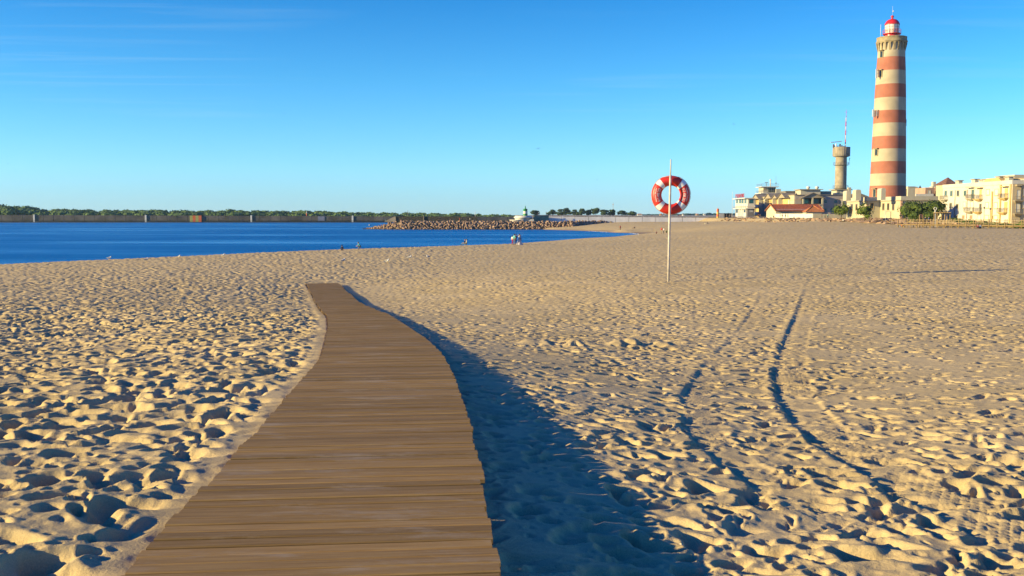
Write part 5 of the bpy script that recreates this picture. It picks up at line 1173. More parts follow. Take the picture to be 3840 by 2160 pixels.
# long sea wall on the far side of the channel
SYW = gnd(300, 834.5, CZ)[1]
M_SEAW = mat('stained_concrete', (0.115, 0.10, 0.085), 0.95, 0.3, 0.12, 0.4, 0.8, col2=(0.045, 0.04, 0.035), detail=7, objrand=0.16)
sw = thing('sea_wall', 'long dark stained concrete sea wall on the far side of the channel', 'sea wall', (xat(700, SYW), SYW, 0))
segs = 62
for k in range(segs):
    pa, pb_ = -420 + 2400 * k / segs, -420 + 2400 * (k + 1) / segs; xm = (pa + pb_) / 2
    top = zat(806 + 4.3 * max(0, xm) / 1300 if xm < 1300 else 810.3 + (xm - 1300) * 0.006, SYW)
    o = part('wall_segment', M_SEAW, sw, xat(pa, SYW) + 0.12, xat(pb_, SYW) - 0.12, SYW + 0.05 * (k % 3), SYW + 3.2, 0.9, top - 0.02 * (k % 4))
part('footing', mat('wet_concrete', (0.03, 0.03, 0.03), 0.6, 0.2, 0.3), sw, xat(-420, SYW), xat(1980, SYW), SYW - 0.5, SYW + 3, -1, 0.9)
part('backing', M_SEAW, sw, xat(-420, SYW), xat(1980, SYW), SYW + 0.4, SYW + 3.0, 0.5, zat(811, SYW) - .3)
for px in (127, 546, 942, 1322): part('white_pillar', M_WHITEP, sw, xat(px - 3, SYW), xat(px + 3, SYW), SYW - 0.6, SYW + 1, 0.4, zat(805.5 + 4.3 * px / 1300, SYW) + .25)
st = thing('striped_marker_board', 'yellow and orange striped marker panel on the sea wall', 'marker', (xat(734, SYW), SYW - .5, 1))
for k in range(4): part('stripe_panel', M_LGREEN if k % 2 == 0 else M_ORANGE, st, xat(712 + k * 11, SYW), xat(723 + k * 11, SYW) - .05, SYW - 0.9, SYW - 0.1, 0.6, zat(808.3, SYW))
bp_ = part('blue_panel', mat('blue_grey_paint', (0.15, 0.16, 0.22), 0.8, 0.15, 0.4), None, xat(1192, SYW), xat(1217, SYW), SYW - 0.35, SYW - 0.02, 1.2, zat(810.2, SYW)) if False else None
bpn = tag(MB().box(xat(1192, SYW), xat(1217, SYW), SYW - 0.35, SYW - 0.02, 1.2, zat(811, SYW)).build('painted_panel', mat('blue_grey_paint', (0.15, 0.16, 0.22), 0.8, 0.15, 0.4), loc=(xat(1204, SYW), SYW - .2, 1.2)), 'faded blue-grey painted panel on the sea wall', 'panel')
rb = thing('red_beacon', 'little red and white light post on top of the sea wall', 'beacon', (xat(1149, SYW), SYW + 1, zat(810, SYW)))
MB().lathe([(0.5, zat(811, SYW)), (0.45, zat(800, SYW))], 10, (xat(1149, SYW), SYW + 1)).build('post', M_ORANGE, rb); MB().lathe([(0.4, zat(800, SYW)), (0.3, zat(795, SYW)), (0.05, zat(791, SYW))], 10, (xat(1149, SYW), SYW + 1)).build('lamp', M_WHITEP, rb)
for px, top, lab in ((1529, 790, 'thin dark pole standing behind the tip of the breakwater'), (1782, 795, 'thin white pole at the end of the dark stone wall')):
    tag(MB().tube([(xat(px, WY + 3), WY + 3, JT - 1), (xat(px, WY + 3), WY + 3, zat(top, WY + 3))], 0.09, 6).ball((xat(px, WY + 3), WY + 3, zat(top, WY + 3)), 0.14, 5).build('pole', M_WHITEP if px > 1700 else M_RAIL, loc=(xat(px, WY + 3), WY + 3, JT)), lab, 'pole')

# scrub and pine wood behind the sea wall: one unbroken mass
rnd = random.Random(77); fw = MB(); px = -430
tops = [(-430, 757), (0, 763), (60, 770), (110, 773), (150, 783), (185, 789), (200, 783), (225, 781), (260, 785), (300, 784), (480, 785), (600, 786), (800, 788), (860, 785), (1000, 789), (1200, 789), (1350, 794), (1500, 796), (1620, 800), (1700, 799), (1800, 803), (1900, 806), (2000, 808)]
tp = lambda p: float(np.interp(p, [a[0] for a in tops], [a[1] for a in tops]))
while px < 1960:
    for row in range(3):
        Yf = SYW + 12 + row * 26 + rnd.uniform(-6, 6) + (80 if px < 190 and row == 2 else 0); p = px + rnd.uniform(-20, 20)
        ztop = zat(tp(p) + (2 - row) * 5.5 + rnd.uniform(-2, 2.5), Yf); w = rnd.uniform(4.5, 8.5); hh = max(1.2, min(4.5, (ztop - 1.5) * 0.35))
        leaf_cloud(fw, (xat(p, Yf), Yf, ztop - hh), (w, w * .8, hh), 95, 1.5, rnd, 0.86, shell=0.25)
        fw.box(xat(p, Yf) - w * .8, xat(p, Yf) + w * .8, Yf + 1, Yf + 4, 0.5, ztop - hh)
    px += 30
tag(fw.build('scrub_wood', M_ACACIA, fix=False), 'dense green coastal scrub behind the sea wall', 'scrub', kind='stuff')

# umbrella pines standing apart beyond the ramp wall
rnd = random.Random(5)
pines = [(2008, 808, 788, 30), (2072, 808, 786, 34), (2105, 808, 784, 40), (2128, 808, 779, 38), (2160, 809, 786, 40), (2182, 809, 781, 28), (2205, 809, 786, 30), (2235, 809, 779, 44), (2262, 809, 786, 34), (2290, 809, 786, 34), (2298, 809, 785, 20), (2332, 810, 789, 36), (2372, 811, 792, 34)]
plab = ['small lone umbrella pine just beside the green and white beacon', 'first umbrella pine at the edge of the pine row nearest the mural wall', 'wide low umbrella pine second in the pine row', 'tall dense umbrella pine third in the pine row', 'broad umbrella pine fourth in the pine row', 'slim umbrella pine with a raised tuft, fifth in the pine row', 'umbrella pine in the middle of the pine row, sixth from the beacon side', 'tallest and widest umbrella pine of the pine row', 'dark umbrella pine ninth in the pine row', 'low dark umbrella pine under the lattice mast', 'thin umbrella pine with a small high crown by the lattice mast', 'separate rounded umbrella pine after the gap in the row', 'last small umbrella pine standing alone towards the life ring']
for (px, b_, t_, w), lab in zip(pines, plab):
    Yp = 850 * K * rnd.uniform(0.97, 1.03); x = xat(px, Yp); z0 = CZ - 1.8; z1 = zat(t_, Yp); wm = w * Yp / 3743 / 2 * 1.2; h = z1 - z0
    t = thing('umbrella_pine', lab, 'pine tree', (x, Yp, z0), 'umbrella pines beyond the harbour wall')
    tk = MB().tube([(x, Yp, z0 - 1), (x + rnd.uniform(-.4, .4), Yp, z0 + h * .4), (x + rnd.uniform(-.6, .6), Yp, z0 + h * .75)], [0.3, 0.22, 0.12], 6)
    for k in range(4):
        a = rnd.random() * 6.28; tk.tube([(x, Yp, z0 + h * .4), (x + math.cos(a) * wm * .6, Yp + math.sin(a) * wm * .6, z0 + h * .7)], [.14, .06], 5)
    tk.build('trunk', M_BARK, t)
    c = MB()
    for k in range(10):
        a = rnd.random() * 6.28; r0_ = wm * rnd.uniform(.1, .7); leaf_cloud(c, (x + math.cos(a) * r0_, Yp + math.sin(a) * r0_, z0 + h * rnd.uniform(.32, .82)), (wm * .45, wm * .45, h * .17), 46, 1.15, rnd, 0.6, shell=.5)
    leaf_cloud(c, (x + rnd.uniform(-.2, .2) * wm, Yp, z1 - h * .13), (wm * .45, wm * .45, h * .14), 50, 1.1, rnd, .6)
    c.build('crown', M_PINE, t, fix=False)
# far tree line along the horizon and the tiny houses in front of it
rnd = random.Random(9); ft = MB(); FY = 2600
for k in range(140):
    p = rnd.uniform(2330, 3300) if k < 110 else rnd.uniform(3300, 4300); Yf = FY + rnd.uniform(-150, 150); tpx = 803.5 - 3.5 * smooth(2450, 2620, np.array(p)) + rnd.uniform(-1.2, 1.5)
    leaf_cloud(ft, (xat(p, Yf), Yf, zat(tpx, Yf) - 5), (rnd.uniform(9, 17), 9, 5), 36, 4.5, rnd, 0.9, shell=.25); ft.box(xat(p, Yf) - 10, xat(p, Yf) + 10, Yf, Yf + 5, 2, zat(tpx, Yf) - 5)
tag(ft.build('far_tree_line', M_FARP, fix=False), 'dark blue-green tree line along the far horizon', 'trees', kind='stuff')
hs_ = [(2400, 806.5, 18, M_WHITEP, M_TILEO, 'white low house with orange roof on the horizon, nearest the pines'), (2480, 808, 8, M_PINK, M_TILEO, 'tiny pink house on the horizon close to the life ring pole'), (2490, 808, 4, M_WHITEP, M_TILED, 'tiny white house on the horizon just past the pink one'), (2563, 808, 5, M_WHITEP, M_TILED, 'tiny white house on the horizon by the people on the far plain'), (2616, 809, 8, M_TAN, M_TILEO, 'tiny tan house in front of the far tree line'), (2643, 812, 7, M_WHITEP, M_GREYL, 'small white cabin on the far plain near the orange beacon')]
for px, py, w, m, r_, lab in hs_:
    Yh = 1700; x = xat(px, Yh); ww = w * Yh / 3743 / 2; z0 = CZ - 1.8; z1 = max(zat(py - 2.2, Yh), z0 + 2.2)
    t = thing('distant_house', lab, 'house', (x, Yh, z0), 'tiny houses on the horizon'); part('wall', m, t, x - ww, x + ww, Yh, Yh + 8, z0 - 1, z1)
    MB().prism([(x - ww - .5, z1), (x + ww + .5, z1), (x + ww * .4, z1 + 1.4), (x - ww * .4, z1 + 1.4)], 'y', Yh - .4, Yh + 8.4).build('roof', r_, t)
lm = thing('lattice_mast', 'tall thin lattice radio mast rising above the pine row', 'mast', (xat(2299, 1500), 1500, CZ - 1.8)); s = MB(); x = xat(2299, 1500); z0 = CZ - 1.8; z1 = zat(760, 1500)
for dx_, dy_ in ((-.5, -.5), (.5, -.5), (.5, .5), (-.5, .5)): s.tube([(x + dx_, 1500 + dy_, z0), (x + dx_ * .5, 1500 + dy_ * .5, z1)], .11, 4)
for k in range(14): zz = z0 + (z1 - z0) * k / 14; s.tube([(x - .5, 1499.5, zz), (x + .5, 1499.5, zz + (z1 - z0) / 14)], .08, 4)
s.build('lattice', M_GREYL, lm); part('dishes', M_WHITEP, lm, x - .9, x + .9, 1499, 1499.4, z1 - 3.4, z1 - 2.2)
# ------------------------------------------------------------------ life ring on its pole
pb0 = hit(2506, 1055); RYp = pb0.y; ppm = D(730) / RYp
pole_z0 = pb0.z - 0.3
def pp(px, py, dy=0.0): v = at(px, py, RYp + dy); return v
ps = thing('life_ring_pole', 'tall thin pale pole standing in the sand and carrying the life ring', 'pole', pb0)
MB().tube([(pb0.x, RYp, pole_z0), pp(2510, 860), pp(2513.5, 690), pp(2514.3, 656)], [0.055, 0.052, 0.05, 0.05], 12).build('lower_pole', mat('pale_wood', (0.50, 0.45, 0.40), 0.6, 0.15, 3, 0.2, 30), ps)
MB().tube([pp(2514.3, 664), pp(2515.5, 600), pp(2515.6, 597)], [0.03, 0.026, 0.02], 10).build('upper_rod', mat('pale_metal', (0.52, 0.47, 0.40), 0.5, 0.1, 4), ps)
for py in (668, 784): MB().lathe([(0.062, -0.02), (0.062, 0.02)], 10).build('bolt_collar', M_RAIL, ps).location = pp(2513.5 if py < 700 else 2511.5, py) - wloc(ps)
rc = at(2515.5, 731, RYp + 0.27); Rm, rtb = 53.9 / ppm, 18.9 / ppm
lr_o = thing('life_ring', 'large red life ring with four white bands and a white phone number', 'life ring', rc)
def torus_arc(a0, a1, R, r, n=16, m=20, grow=0.0):
    s = MB(); vs_ = []
    for i in range(n + 1):
        a = a0 + (a1 - a0) * i / n
        for j in range(m):
            b_ = 2 * math.pi * j / m; rr_ = R + (r + grow) * math.cos(b_); vs_.append((rc.x + rr_ * math.cos(a), rc.y + (r + grow) * math.sin(b_) * 0.88, rc.z + rr_ * math.sin(a)))
    s.add(vs_, [(i * m + j, (i + 1) * m + j, (i + 1) * m + (j + 1) % m, i * m + (j + 1) % m) for i in range(n) for j in range(m)], 0, True); return s
M_RINGR = mat('ring_red', (0.58, 0.025, 0.012), 0.48, 0.06, 3, spec=0.5); M_RINGW = mat('ring_white', (0.74, 0.71, 0.66), 0.45, 0.05, 3)
torus_arc(0, 2 * math.pi, Rm, rtb, 64, 24).build('ring_body', M_RINGR, lr_o)
for k in range(4):
    a = math.pi / 4 + k * math.pi / 2; hw = 0.155; torus_arc(a - hw, a + hw, Rm, rtb, 8, 24, 0.004).build('white_band', M_RINGW, lr_o)
def ring_text(txt, ac, rho, size, name, m, width):
    tm = text_mesh(txt, 1.0); co = [v.co.copy() for v in tm.vertices]; xs = [c.x for c in co]; ys = [c.y for c in co]; w0 = max(xs) - min(xs); h0 = max(ys) - min(ys); cx_, cy_ = (max(xs) + min(xs)) / 2, (max(ys) + min(ys)) / 2
    bm = bmesh.new(); bm.from_mesh(tm); bmesh.ops.subdivide_edges(bm, edges=[e for e in bm.edges if e.calc_length() > 0.18], cuts=1); bmesh.ops.triangulate(bm, faces=bm.faces)
    for v in bm.verts:
        u = (v.co.x - cx_) / w0 * width; vv = (v.co.y - cy_) / h0 * size; a = ac - u; rr_ = rho + vv; q_ = max(-0.98, min(0.98, (rr_ - Rm) / (rtb + .004))); dy_ = -math.sqrt(1 - q_ * q_) * (rtb + .006) * 0.88
        v.co = (rr_ * math.cos(a), dy_ - 0.003, rr_ * math.sin(a))
    bm.to_mesh(tm); bm.free(); tm.materials.clear(); tm.materials.append(m); o = bpy.data.objects.new(name, tm); COL.objects.link(o); o.parent = lr_o; return o
for ac in (0.0, math.pi):
    ring_text('913 498 202', ac, Rm - 0.055, 10.5 / ppm, 'phone_number', M_RINGW, 1.02)
    ring_text('Nadador Salvador', ac, Rm + 0.085, 6.0 / ppm, 'lettering', M_RINGW, 0.86)
rope = []
for k in range(41):
    a = math.pi * 0.36 - (2 * math.pi - math.pi * 0.28) * k / 40
    rope.append((rc.x + (Rm + rtb + .012) * math.cos(a), rc.y - 0.05, rc.z + (Rm + rtb + .012) * math.sin(a)))
rope.append(rope[0])
MB().tube([rope[0]] + [(rc.x + (rope[0][0] - rc.x) * t, rc.y - rtb * 0.93, rope[0][2] + 0.005) for t in (0.7, 0, -0.7)] + list(reversed(rope[:-1])), 0.012, 6).build('grab_rope', mat('pink_rope', (0.60, 0.33, 0.27), 0.8, 0.1, 20), lr_o)

# ------------------------------------------------------------------ rope-railed beach walkway
wk = thing('beach_walkway', 'raised wooden walkway with posts and rope railing in front of the apartments', 'walkway', (96, 205, CZ - 2.6))
F0, F1 = Vector((88.5, 226, 0)), Vector((104.5, 182, 0)); fd = (F1 - F0).normalized(); fn = Vector((fd.y, -fd.x, 0))
if fn.x > 0: fn = -fn
FL = (F1 - F0).length; ZD = CZ - 2.1
nb = int(FL / 0.5); wl_ = wloc(wk)
pmn = MB(); pmn.box(-1.25, 1.25, -0.23, 0.23, -0.06, 0); pmesh = pmn.mesh('deck_board', M_POST)
angd = math.atan2(fn.y, fn.x)
for k in range(nb):
    p = F0 + fd * (k + .5) * FL / nb; o = bpy.data.objects.new('deck_board', pmesh); COL.objects.link(o); o.parent = wk; o.location = Vector((p.x, p.y, ZD + 0.1 * math.sin(k * .05))) - wl_; o.rotation_euler = (0, 0, angd)
for side_, nm in ((1.2, 'front'), (-1.2, 'back')):
    MB().tube([F0 + fn * side_ + Vector((0, 0, ZD - .14)), F1 + fn * side_ + Vector((0, 0, ZD - .14))], 0.1, 4, smooth=False).build('edge_beam', M_POST, wk)
pst = MB(); pst.tube([(0, 0, -1.7), (0, 0, 1.15), (0, 0, 1.2)], [0.085, 0.08, 0.05], 8); psm = pst.mesh('post', M_POST)
npst = int(FL / 2.0); rps = {1: [], -1: []}
for sgn in (1, -1):
    for k in range(npst + 1):
        p = F0 + fd * (k * 2.0) + fn * 1.3 * sgn; o = bpy.data.objects.new('post', psm); COL.objects.link(o); o.parent = wk; o.location = Vector((p.x, p.y, ZD)) - wl_; rps[sgn].append(Vector((p.x, p.y, ZD)))
for sgn in (1, -1):
    for k in range(len(rps[sgn]) - 1):
        for hh, sag in ((1.02, .16), (0.5, .14)):
            a, b_ = rps[sgn][k], rps[sgn][k + 1]; MB().tube([a.lerp(b_, t / 6) + Vector((0, 0, hh - sag * math.sin(math.pi * t / 6))) for t in range(7)], 0.028, 4).build('rope', M_ROPE, wk)
for k in range(0, npst, 2):
    p = F0 + fd * (k * 2.0 + .8) + fn * .4; MB().tube([(p.x, p.y, hz(p.x, p.y) - .4), (p.x, p.y, ZD - .08)], 0.1, 6).build('pile', M_POST, wk)
def frame_shelter(name, lab, px0, px1, Y, top, base, mid=None):
    t = thing(name, lab, 'pergola', (xat(px0, Y), Y, zat(base, Y)))
    for px in [px0, px1] + ([mid] if mid else []):
        for dy_ in (0, 1.6):
            MB().box(xat(px, Y) - .09, xat(px, Y) + .09, Y + dy_ - .09, Y + dy_ + .09, hz(xat(px, Y), Y) - .5, zat(top, Y)).build('post', M_POST, t)
    for dy_ in (0, 1.6): MB().box(xat(px0, Y) - .25, xat(px1, Y) + .25, Y + dy_ - .08, Y + dy_ + .08, zat(top, Y), zat(top, Y) + .2).build('beam', M_POST, t)
    for k in range(6): xk = xat(px0, Y) + (xat(px1, Y) - xat(px0, Y)) * k / 5; MB().box(xk - .05, xk + .05, Y - .4, Y + 2, zat(top, Y) + .2, zat(top, Y) + .3).build('rafter', M_POST, t)
    return t
frame_shelter('timber_pergola', 'open timber pergola with a flat beam roof beside the beach walkway', 3516, 3564, 224, 801, 836, 3544)
sb = thing('notice_board', 'reddish notice board between two timber posts by the walkway', 'notice board', (xat(3455, 229), 229, hz(xat(3455, 229), 229)))
for px in (3449.5, 3461.5): MB().box(xat(px, 229) - .1, xat(px, 229) + .1, 228.9, 229.1, hz(xat(px, 229), 229) - .4, zat(805, 229)).build('post', M_POST, sb)
MB().box(xat(3451, 229), xat(3460, 229), 228.95, 229.05, zat(818, 229), zat(803, 229)).build('panel', M_TILED, sb)
ls = thing('lollipop_lamp', 'white post with a ring-shaped head near the big bushes', 'lamp post', (xat(3507.5, 231), 231, hz(xat(3507.5, 231), 231)))
MB().box(xat(3505.5, 231), xat(3509.5, 231), 230.9, 231.1, hz(xat(3507.5, 231), 231) - .3, zat(787, 231)).build('post', M_WHITEP, ls)
rcn = Vector((xat(3507.5, 231), 231, zat(782.5, 231))); s = MB(); s.tube([(rcn.x + .33 * math.cos(a * .314), 231, rcn.z + .3 * math.sin(a * .314)) for a in range(21)], 0.08, 6); s.build('ring_head', M_WHITEP, ls)
for (px, Y, py, lab) in ((3322, 225 * K, 795, 'two round road signs on a post in front of the three small windows'),):
    z0 = hz(xat(px, Y), Y); t = thing('road_sign', lab, 'road sign', (xat(px, Y), Y, z0)); MB().tube([(xat(px, Y), Y, z0 - .3), (xat(px, Y), Y, zat(789, Y))], 0.05, 6).build('post', M_METAL, t)
    for q_ in (794.5, 803): MB().lathe([(0.01, -.03), (.3, -.03), (.3, .03), (.01, .03)], 16).build('disc', M_GREYL if q_ > 800 else M_PINK, t).location = Vector((xat(px, Y), Y - .1, zat(q_, Y))) - wloc(t)
    for o in t.children:
        if o.name.startswith('disc'): o.rotation_euler = (math.pi / 2, 0, 0)
    t2 = thing('height_barrier', 'thin grey angled barrier frame beside the round road signs', 'barrier', (xat(3341, Y), Y, z0)); MB().tube([(xat(3341, Y), Y, z0 - .3), (xat(3341, Y), Y, zat(793.5, Y)), (xat(3324, Y), Y, zat(794, Y))], 0.07, 6).build('arm', M_RAIL, t2)
for px, Y, tp_, lab in ((3691, 222, 778, 'slim street lamp before the apartment row, with round head'), (3714, 226, 782, 'second slim street lamp before the apartment row')):
    x = xat(px, Y); z0 = hz(x, Y); t = thing('street_lamp', lab, 'street lamp', (x, Y, z0), 'street lamps by the apartments'); MB().tube([(x, Y, z0 - .3), (x, Y, zat(tp_ + 4, Y))], 0.05, 6).build('post', M_RAIL, t); MB().ball((x, Y, zat(tp_ + 1, Y)), .24, 6).build('lamp', M_RAIL, t)
# orange and yellow beacon, kiosk, shelter, flagpole
BY = 372 * K; x = xat(2692, BY); z0 = hz(x, BY)
t = thing('orange_beacon', 'round orange and yellow banded marker column standing on the sand', 'beacon', (x, BY, z0))
zb_ = [823, 812, 803, 794.5, 784]; 
for k, m in enumerate((M_YEL, M_ORANGE, M_YEL, M_ORANGE)): MB().lathe([(.52, max(z0 - .4, zat(zb_[k], BY)) if k else z0 - .4), (.52, zat(zb_[k + 1], BY))], 16, (x, BY), cap=False).build('band', m, t)
MB().lathe([(.52, zat(784, BY)), (.35, zat(782.5, BY)), (.06, zat(782, BY)), (.05, zat(778, BY))], 16, (x, BY), cap=False).build('cap', M_ORANGE, t)
KY = 376 * K; t = thing('grey_kiosk', 'plain grey metal kiosk beside the orange marker column', 'kiosk', (xat(2706, KY), KY, hz(xat(2706, KY), KY))); part('body', M_GREYL, t, xat(2697, KY), xat(2715, KY), KY, KY + 2.4, hz(xat(2706, KY), KY) - .4, zat(800.5, KY)); part('roof', M_METAL, t, xat(2696, KY), xat(2716, KY), KY - .15, KY + 2.6, zat(800.5, KY), zat(799.5, KY))
t = thing('bus_shelter', 'dark framed glass shelter next to the grey kiosk', 'shelter', (xat(2730, KY), KY, hz(xat(2730, KY), KY)))
zk = hz(xat(2730, KY), KY)
part('glass_back', M_GLASS, t, xat(2717, KY), xat(2743, KY), KY + 1.4, KY + 1.5, zk, zat(801, KY)); part('roof', M_DARK, t, xat(2715, KY), xat(2744, KY), KY - .4, KY + 1.6, zat(802, KY), zat(799.6, KY))
for px in (2717, 2726, 2735, 2742): part('post', M_GREYL, t, xat(px, KY) - .06, xat(px, KY) + .06, KY, KY + .12, zk - .3, zat(802, KY))
wl2 = thing('low_beach_wall', 'low pale wall running along the sand to the pilots building', 'wall', (xat(2730, KY), KY - 3, zk)); 
MB().add([(xat(2684, KY + 4), KY + 4, zk - 1), (xat(2745, KY - 12), KY - 12, zk - 1), (xat(2745, KY - 12), KY - 12, zat(831.5, KY - 12)), (xat(2684, KY + 4), KY + 4, zat(824.5, KY + 4))] + [(xat(2684, KY + 4), KY + 4.4, zk - 1), (xat(2745, KY - 12), KY - 11.6, zk - 1), (xat(2745, KY - 12), KY - 11.6, zat(831.5, KY - 12)), (xat(2684, KY + 4), KY + 4.4, zat(824.5, KY + 4))], [(0, 1, 2, 3), (4, 7, 6, 5), (3, 2, 6, 7), (0, 3, 7, 4), (1, 5, 6, 2)]).build('front_face', M_CREAMW, wl2)
part('upper_step', M_WHITE, wl2, xat(2714, KY - 3), xat(2758, KY - 3), KY - 3, KY - 2.4, zk - .6, zat(820.5, KY - 3))
x = xat(2746, KY + 5); t = thing('flagpole', 'tall white flagpole beside the pilots building', 'flagpole', (x, KY + 5, PLAT)); MB().tube([(x, KY + 5, PLAT - 1), (x, KY + 5, zat(721, KY + 5))], [.1, .05], 8).build('shaft', M_WHITEP, t); MB().ball((x, KY + 5, zat(720.5, KY + 5)), .1, 5).build('finial', M_WHITEP, t)

# ------------------------------------------------------------------ people
def cloth(name, c): return mat('cloth_' + name, c, 0.9, 0.12, 6, 0.2, 30, spec=0.1)
CL = dict(white=(0.62, 0.60, 0.56), red=(0.42, 0.02, 0.025), teal=(0.14, 0.42, 0.38), black=(0.012, 0.012, 0.016), navy=(0.02, 0.028, 0.06), grey=(0.16, 0.16, 0.17), yellow=(0.55, 0.50, 0.26), green=(0.05, 0.14, 0.06), brown=(0.12, 0.06, 0.035), blue=(0.08, 0.13, 0.25), pink=(0.45, 0.22, 0.22), khaki=(0.28, 0.22, 0.13), orange=(0.48, 0.16, 0.05), wine=(0.16, 0.03, 0.04), jeans=(0.16, 0.24, 0.30))
M_SKIN = mat('skin', (0.42, 0.24, 0.16), 0.6, 0.06, 8, spec=0.3); M_HAIR = mat('hair_dark', (0.018, 0.012, 0.010), 0.6, 0.2, 20); M_HAIRL = mat('hair_light', (0.22, 0.15, 0.09), 0.6, 0.2, 20)
J = lambda *a: Vector(a)
def pose(kind):
    """joints for a 1.75 m figure facing -Y, feet on z = 0"""
    p = dict(pelvis=J(0, 0, .95), chest=J(0, 0, 1.28), neck=J(0, 0, 1.47), head=J(0, -.02, 1.60), crown=J(0, -.01, 1.70), shl=J(.17, 0, 1.40), shr=J(-.17, 0, 1.40), ell=J(.24, .02, 1.13), elr=J(-.24, .02, 1.13), hal=J(.25, -.06, .88), har=J(-.25, -.06, .88), fil=J(.25, -.09, .78), fir=J(-.25, -.09, .78),
             hil=J(.09, 0, .90), hir=J(-.09, 0, .90), knl=J(.10, -.02, .50), knr=J(-.10, -.02, .50), anl=J(.10, .02, .09), anr=J(-.10, .02, .09), tol=J(.11, -.15, .04), tor=J(-.11, -.15, .04))
    if kind == 'walk':
        p.update(knl=J(.10, -.16, .52), anl=J(.10, -.20, .10), tol=J(.10, -.36, .05), knr=J(-.10, .06, .50), anr=J(-.10, .26, .14), tor=J(-.10, .14, .04), ell=J(.24, .10, 1.15), hal=J(.24, .12, .92), fil=J(.24, .10, .83), elr=J(-.24, -.06, 1.14), har=J(-.23, -.22, .95), fir=J(-.22, -.29, .92))
    if kind == 'camera':
        p.update(elr=J(-.24, -.16, 1.22), har=J(-.07, -.26, 1.46), fir=J(-.03, -.27, 1.50), ell=J(.24, -.16, 1.22), hal=J(.07, -.26, 1.44), fil=J(.03, -.28, 1.48), head=J(0, -.05, 1.59))
    if kind in ('sit', 'sitback'):
        d = -.86 + .09
        up = {k: v + J(0, .0, d) for k, v in p.items() if k in ('pelvis', 'chest', 'neck', 'head', 'crown', 'shl', 'shr', 'ell', 'elr', 'hil', 'hir')}
        p.update(up); p.update(knl=J(.13, -.40, .42), knr=J(-.13, -.40, .42), anl=J(.12, -.62, .08), anr=J(-.12, -.62, .08), tol=J(.12, -.78, .06), tor=J(-.12, -.78, .06))
        for s_, q_ in (('l', 1), ('r', -1)): p['el' + s_] = J(.24 * q_, -.10, .36); p['ha' + s_] = J(.15 * q_, -.34, .36); p['fi' + s_] = J(.10 * q_, -.42, .38)
        if kind == 'sitback':
            for k in ('chest', 'neck', 'head', 'crown', 'shl', 'shr'): p[k] = p[k] + J(0, .16 * (p[k].z - .1), -.03)
            for s_, q_ in (('l', 1), ('r', -1)): p['el' + s_] = J(.26 * q_, .24, .32); p['ha' + s_] = J(.26 * q_, .36, .08); p['fi' + s_] = J(.26 * q_, .44, .04)
    if kind == 'crouch':
        p.update(pelvis=J(0, .12, .36), chest=J(0, -.05, .66), neck=J(0, -.16, .82), head=J(0, -.22, .93), crown=J(0, -.24, 1.03), shl=J(.17, -.10, .76), shr=J(-.17, -.10, .76), hil=J(.1, .12, .34), hir=J(-.1, .12, .34), knl=J(.15, -.26, .46), knr=J(-.15, -.26, .46), anl=J(.13, -.05, .09), anr=J(-.13, -.05, .09), tol=J(.13, -.22, .04), tor=J(-.13, -.22, .04))
        for s_, q_ in (('l', 1), ('r', -1)): p['el' + s_] = J(.22 * q_, -.30, .58); p['ha' + s_] = J(.10 * q_, -.48, .44); p['fi' + s_] = J(.07 * q_, -.54, .38)
    if kind == 'lie':
        for k in p: v = p[k]; p[k] = J(v.x, v.z - .95, .12 - v.y * .3)
        for s_ in 'lr': p['kn' + s_] += J(0, .05, .18)
        p['head'].z = .3; p['crown'].z = .36; p['neck'].z = .24; p['chest'].z = .18
    return p
BONES = [('pelvis', 'chest'), ('chest', 'neck'), ('neck', 'head'), ('head', 'crown'), ('chest', 'shl'), ('chest', 'shr'), ('shl', 'ell'), ('shr', 'elr'), ('ell', 'hal'), ('elr', 'har'), ('hal', 'fil'), ('har', 'fir'), ('pelvis', 'hil'), ('pelvis', 'hir'), ('hil', 'knl'), ('hir', 'knr'), ('knl', 'anl'), ('knr', 'anr'), ('anl', 'tol'), ('anr', 'tor')]
RADS = dict(pelvis=(.15, .12), chest=(.165, .12), neck=(.06, .06), head=(.088, .10), crown=(.07, .08), shl=(.075, .075), shr=(.075, .075), ell=(.048, .048), elr=(.048, .048), hal=(.036, .036), har=(.036, .036), fil=(.032, .02), fir=(.032, .02), hil=(.095, .095), hir=(.095, .095), knl=(.065, .065), knr=(.065, .065), anl=(.045, .045), anr=(.045, .045), tol=(.042, .035), tor=(.042, .035))
BODY = {}
def body_mesh(kind):
    if kind in BODY: return BODY[kind]
    p = pose(kind); names = list(p); me = bpy.data.meshes.new('b'); me.from_pydata([p[n] for n in names], [(names.index(a), names.index(b_)) for a, b_ in BONES], [])
    o = bpy.data.objects.new('b', me); COL.objects.link(o); o.modifiers.new('s', 'SKIN'); ss = o.modifiers.new('u', 'SUBSURF'); ss.levels = 1; ss.render_levels = 1
    for i, n in enumerate(names): me.skin_vertices[0].data[i].radius = RADS[n]; me.skin_vertices[0].data[i].use_root = (n == 'pelvis')
    bpy.context.view_layer.update(); dg = bpy.context.evaluated_depsgraph_get(); out = bpy.data.meshes.new_from_object(o.evaluated_get(dg)); bpy.data.objects.remove(o); bpy.data.meshes.remove(me)
    reg = []
    for f in out.polygons:
        c = f.center; best, bi = 1e9, 0
        for k, (a, b_) in enumerate(BONES):
            A_, B_ = p[a], p[b_]; t_ = max(0, min(1, (c - A_).dot(B_ - A_) / max((B_ - A_).length_squared, 1e-6))); dd = (c - A_.lerp(B_, t_)).length
            if dd < best: best, bi = dd, k
        n2 = BONES[bi]
        reg.append(0 if n2[1] in ('head', 'crown', 'hal', 'har', 'fil', 'fir') else 2 if n2[1][:2] in ('hi', 'kn', 'an') else 3 if n2[1][:2] == 'to' else 1)
    BODY[kind] = (out, reg, p); return BODY[kind]
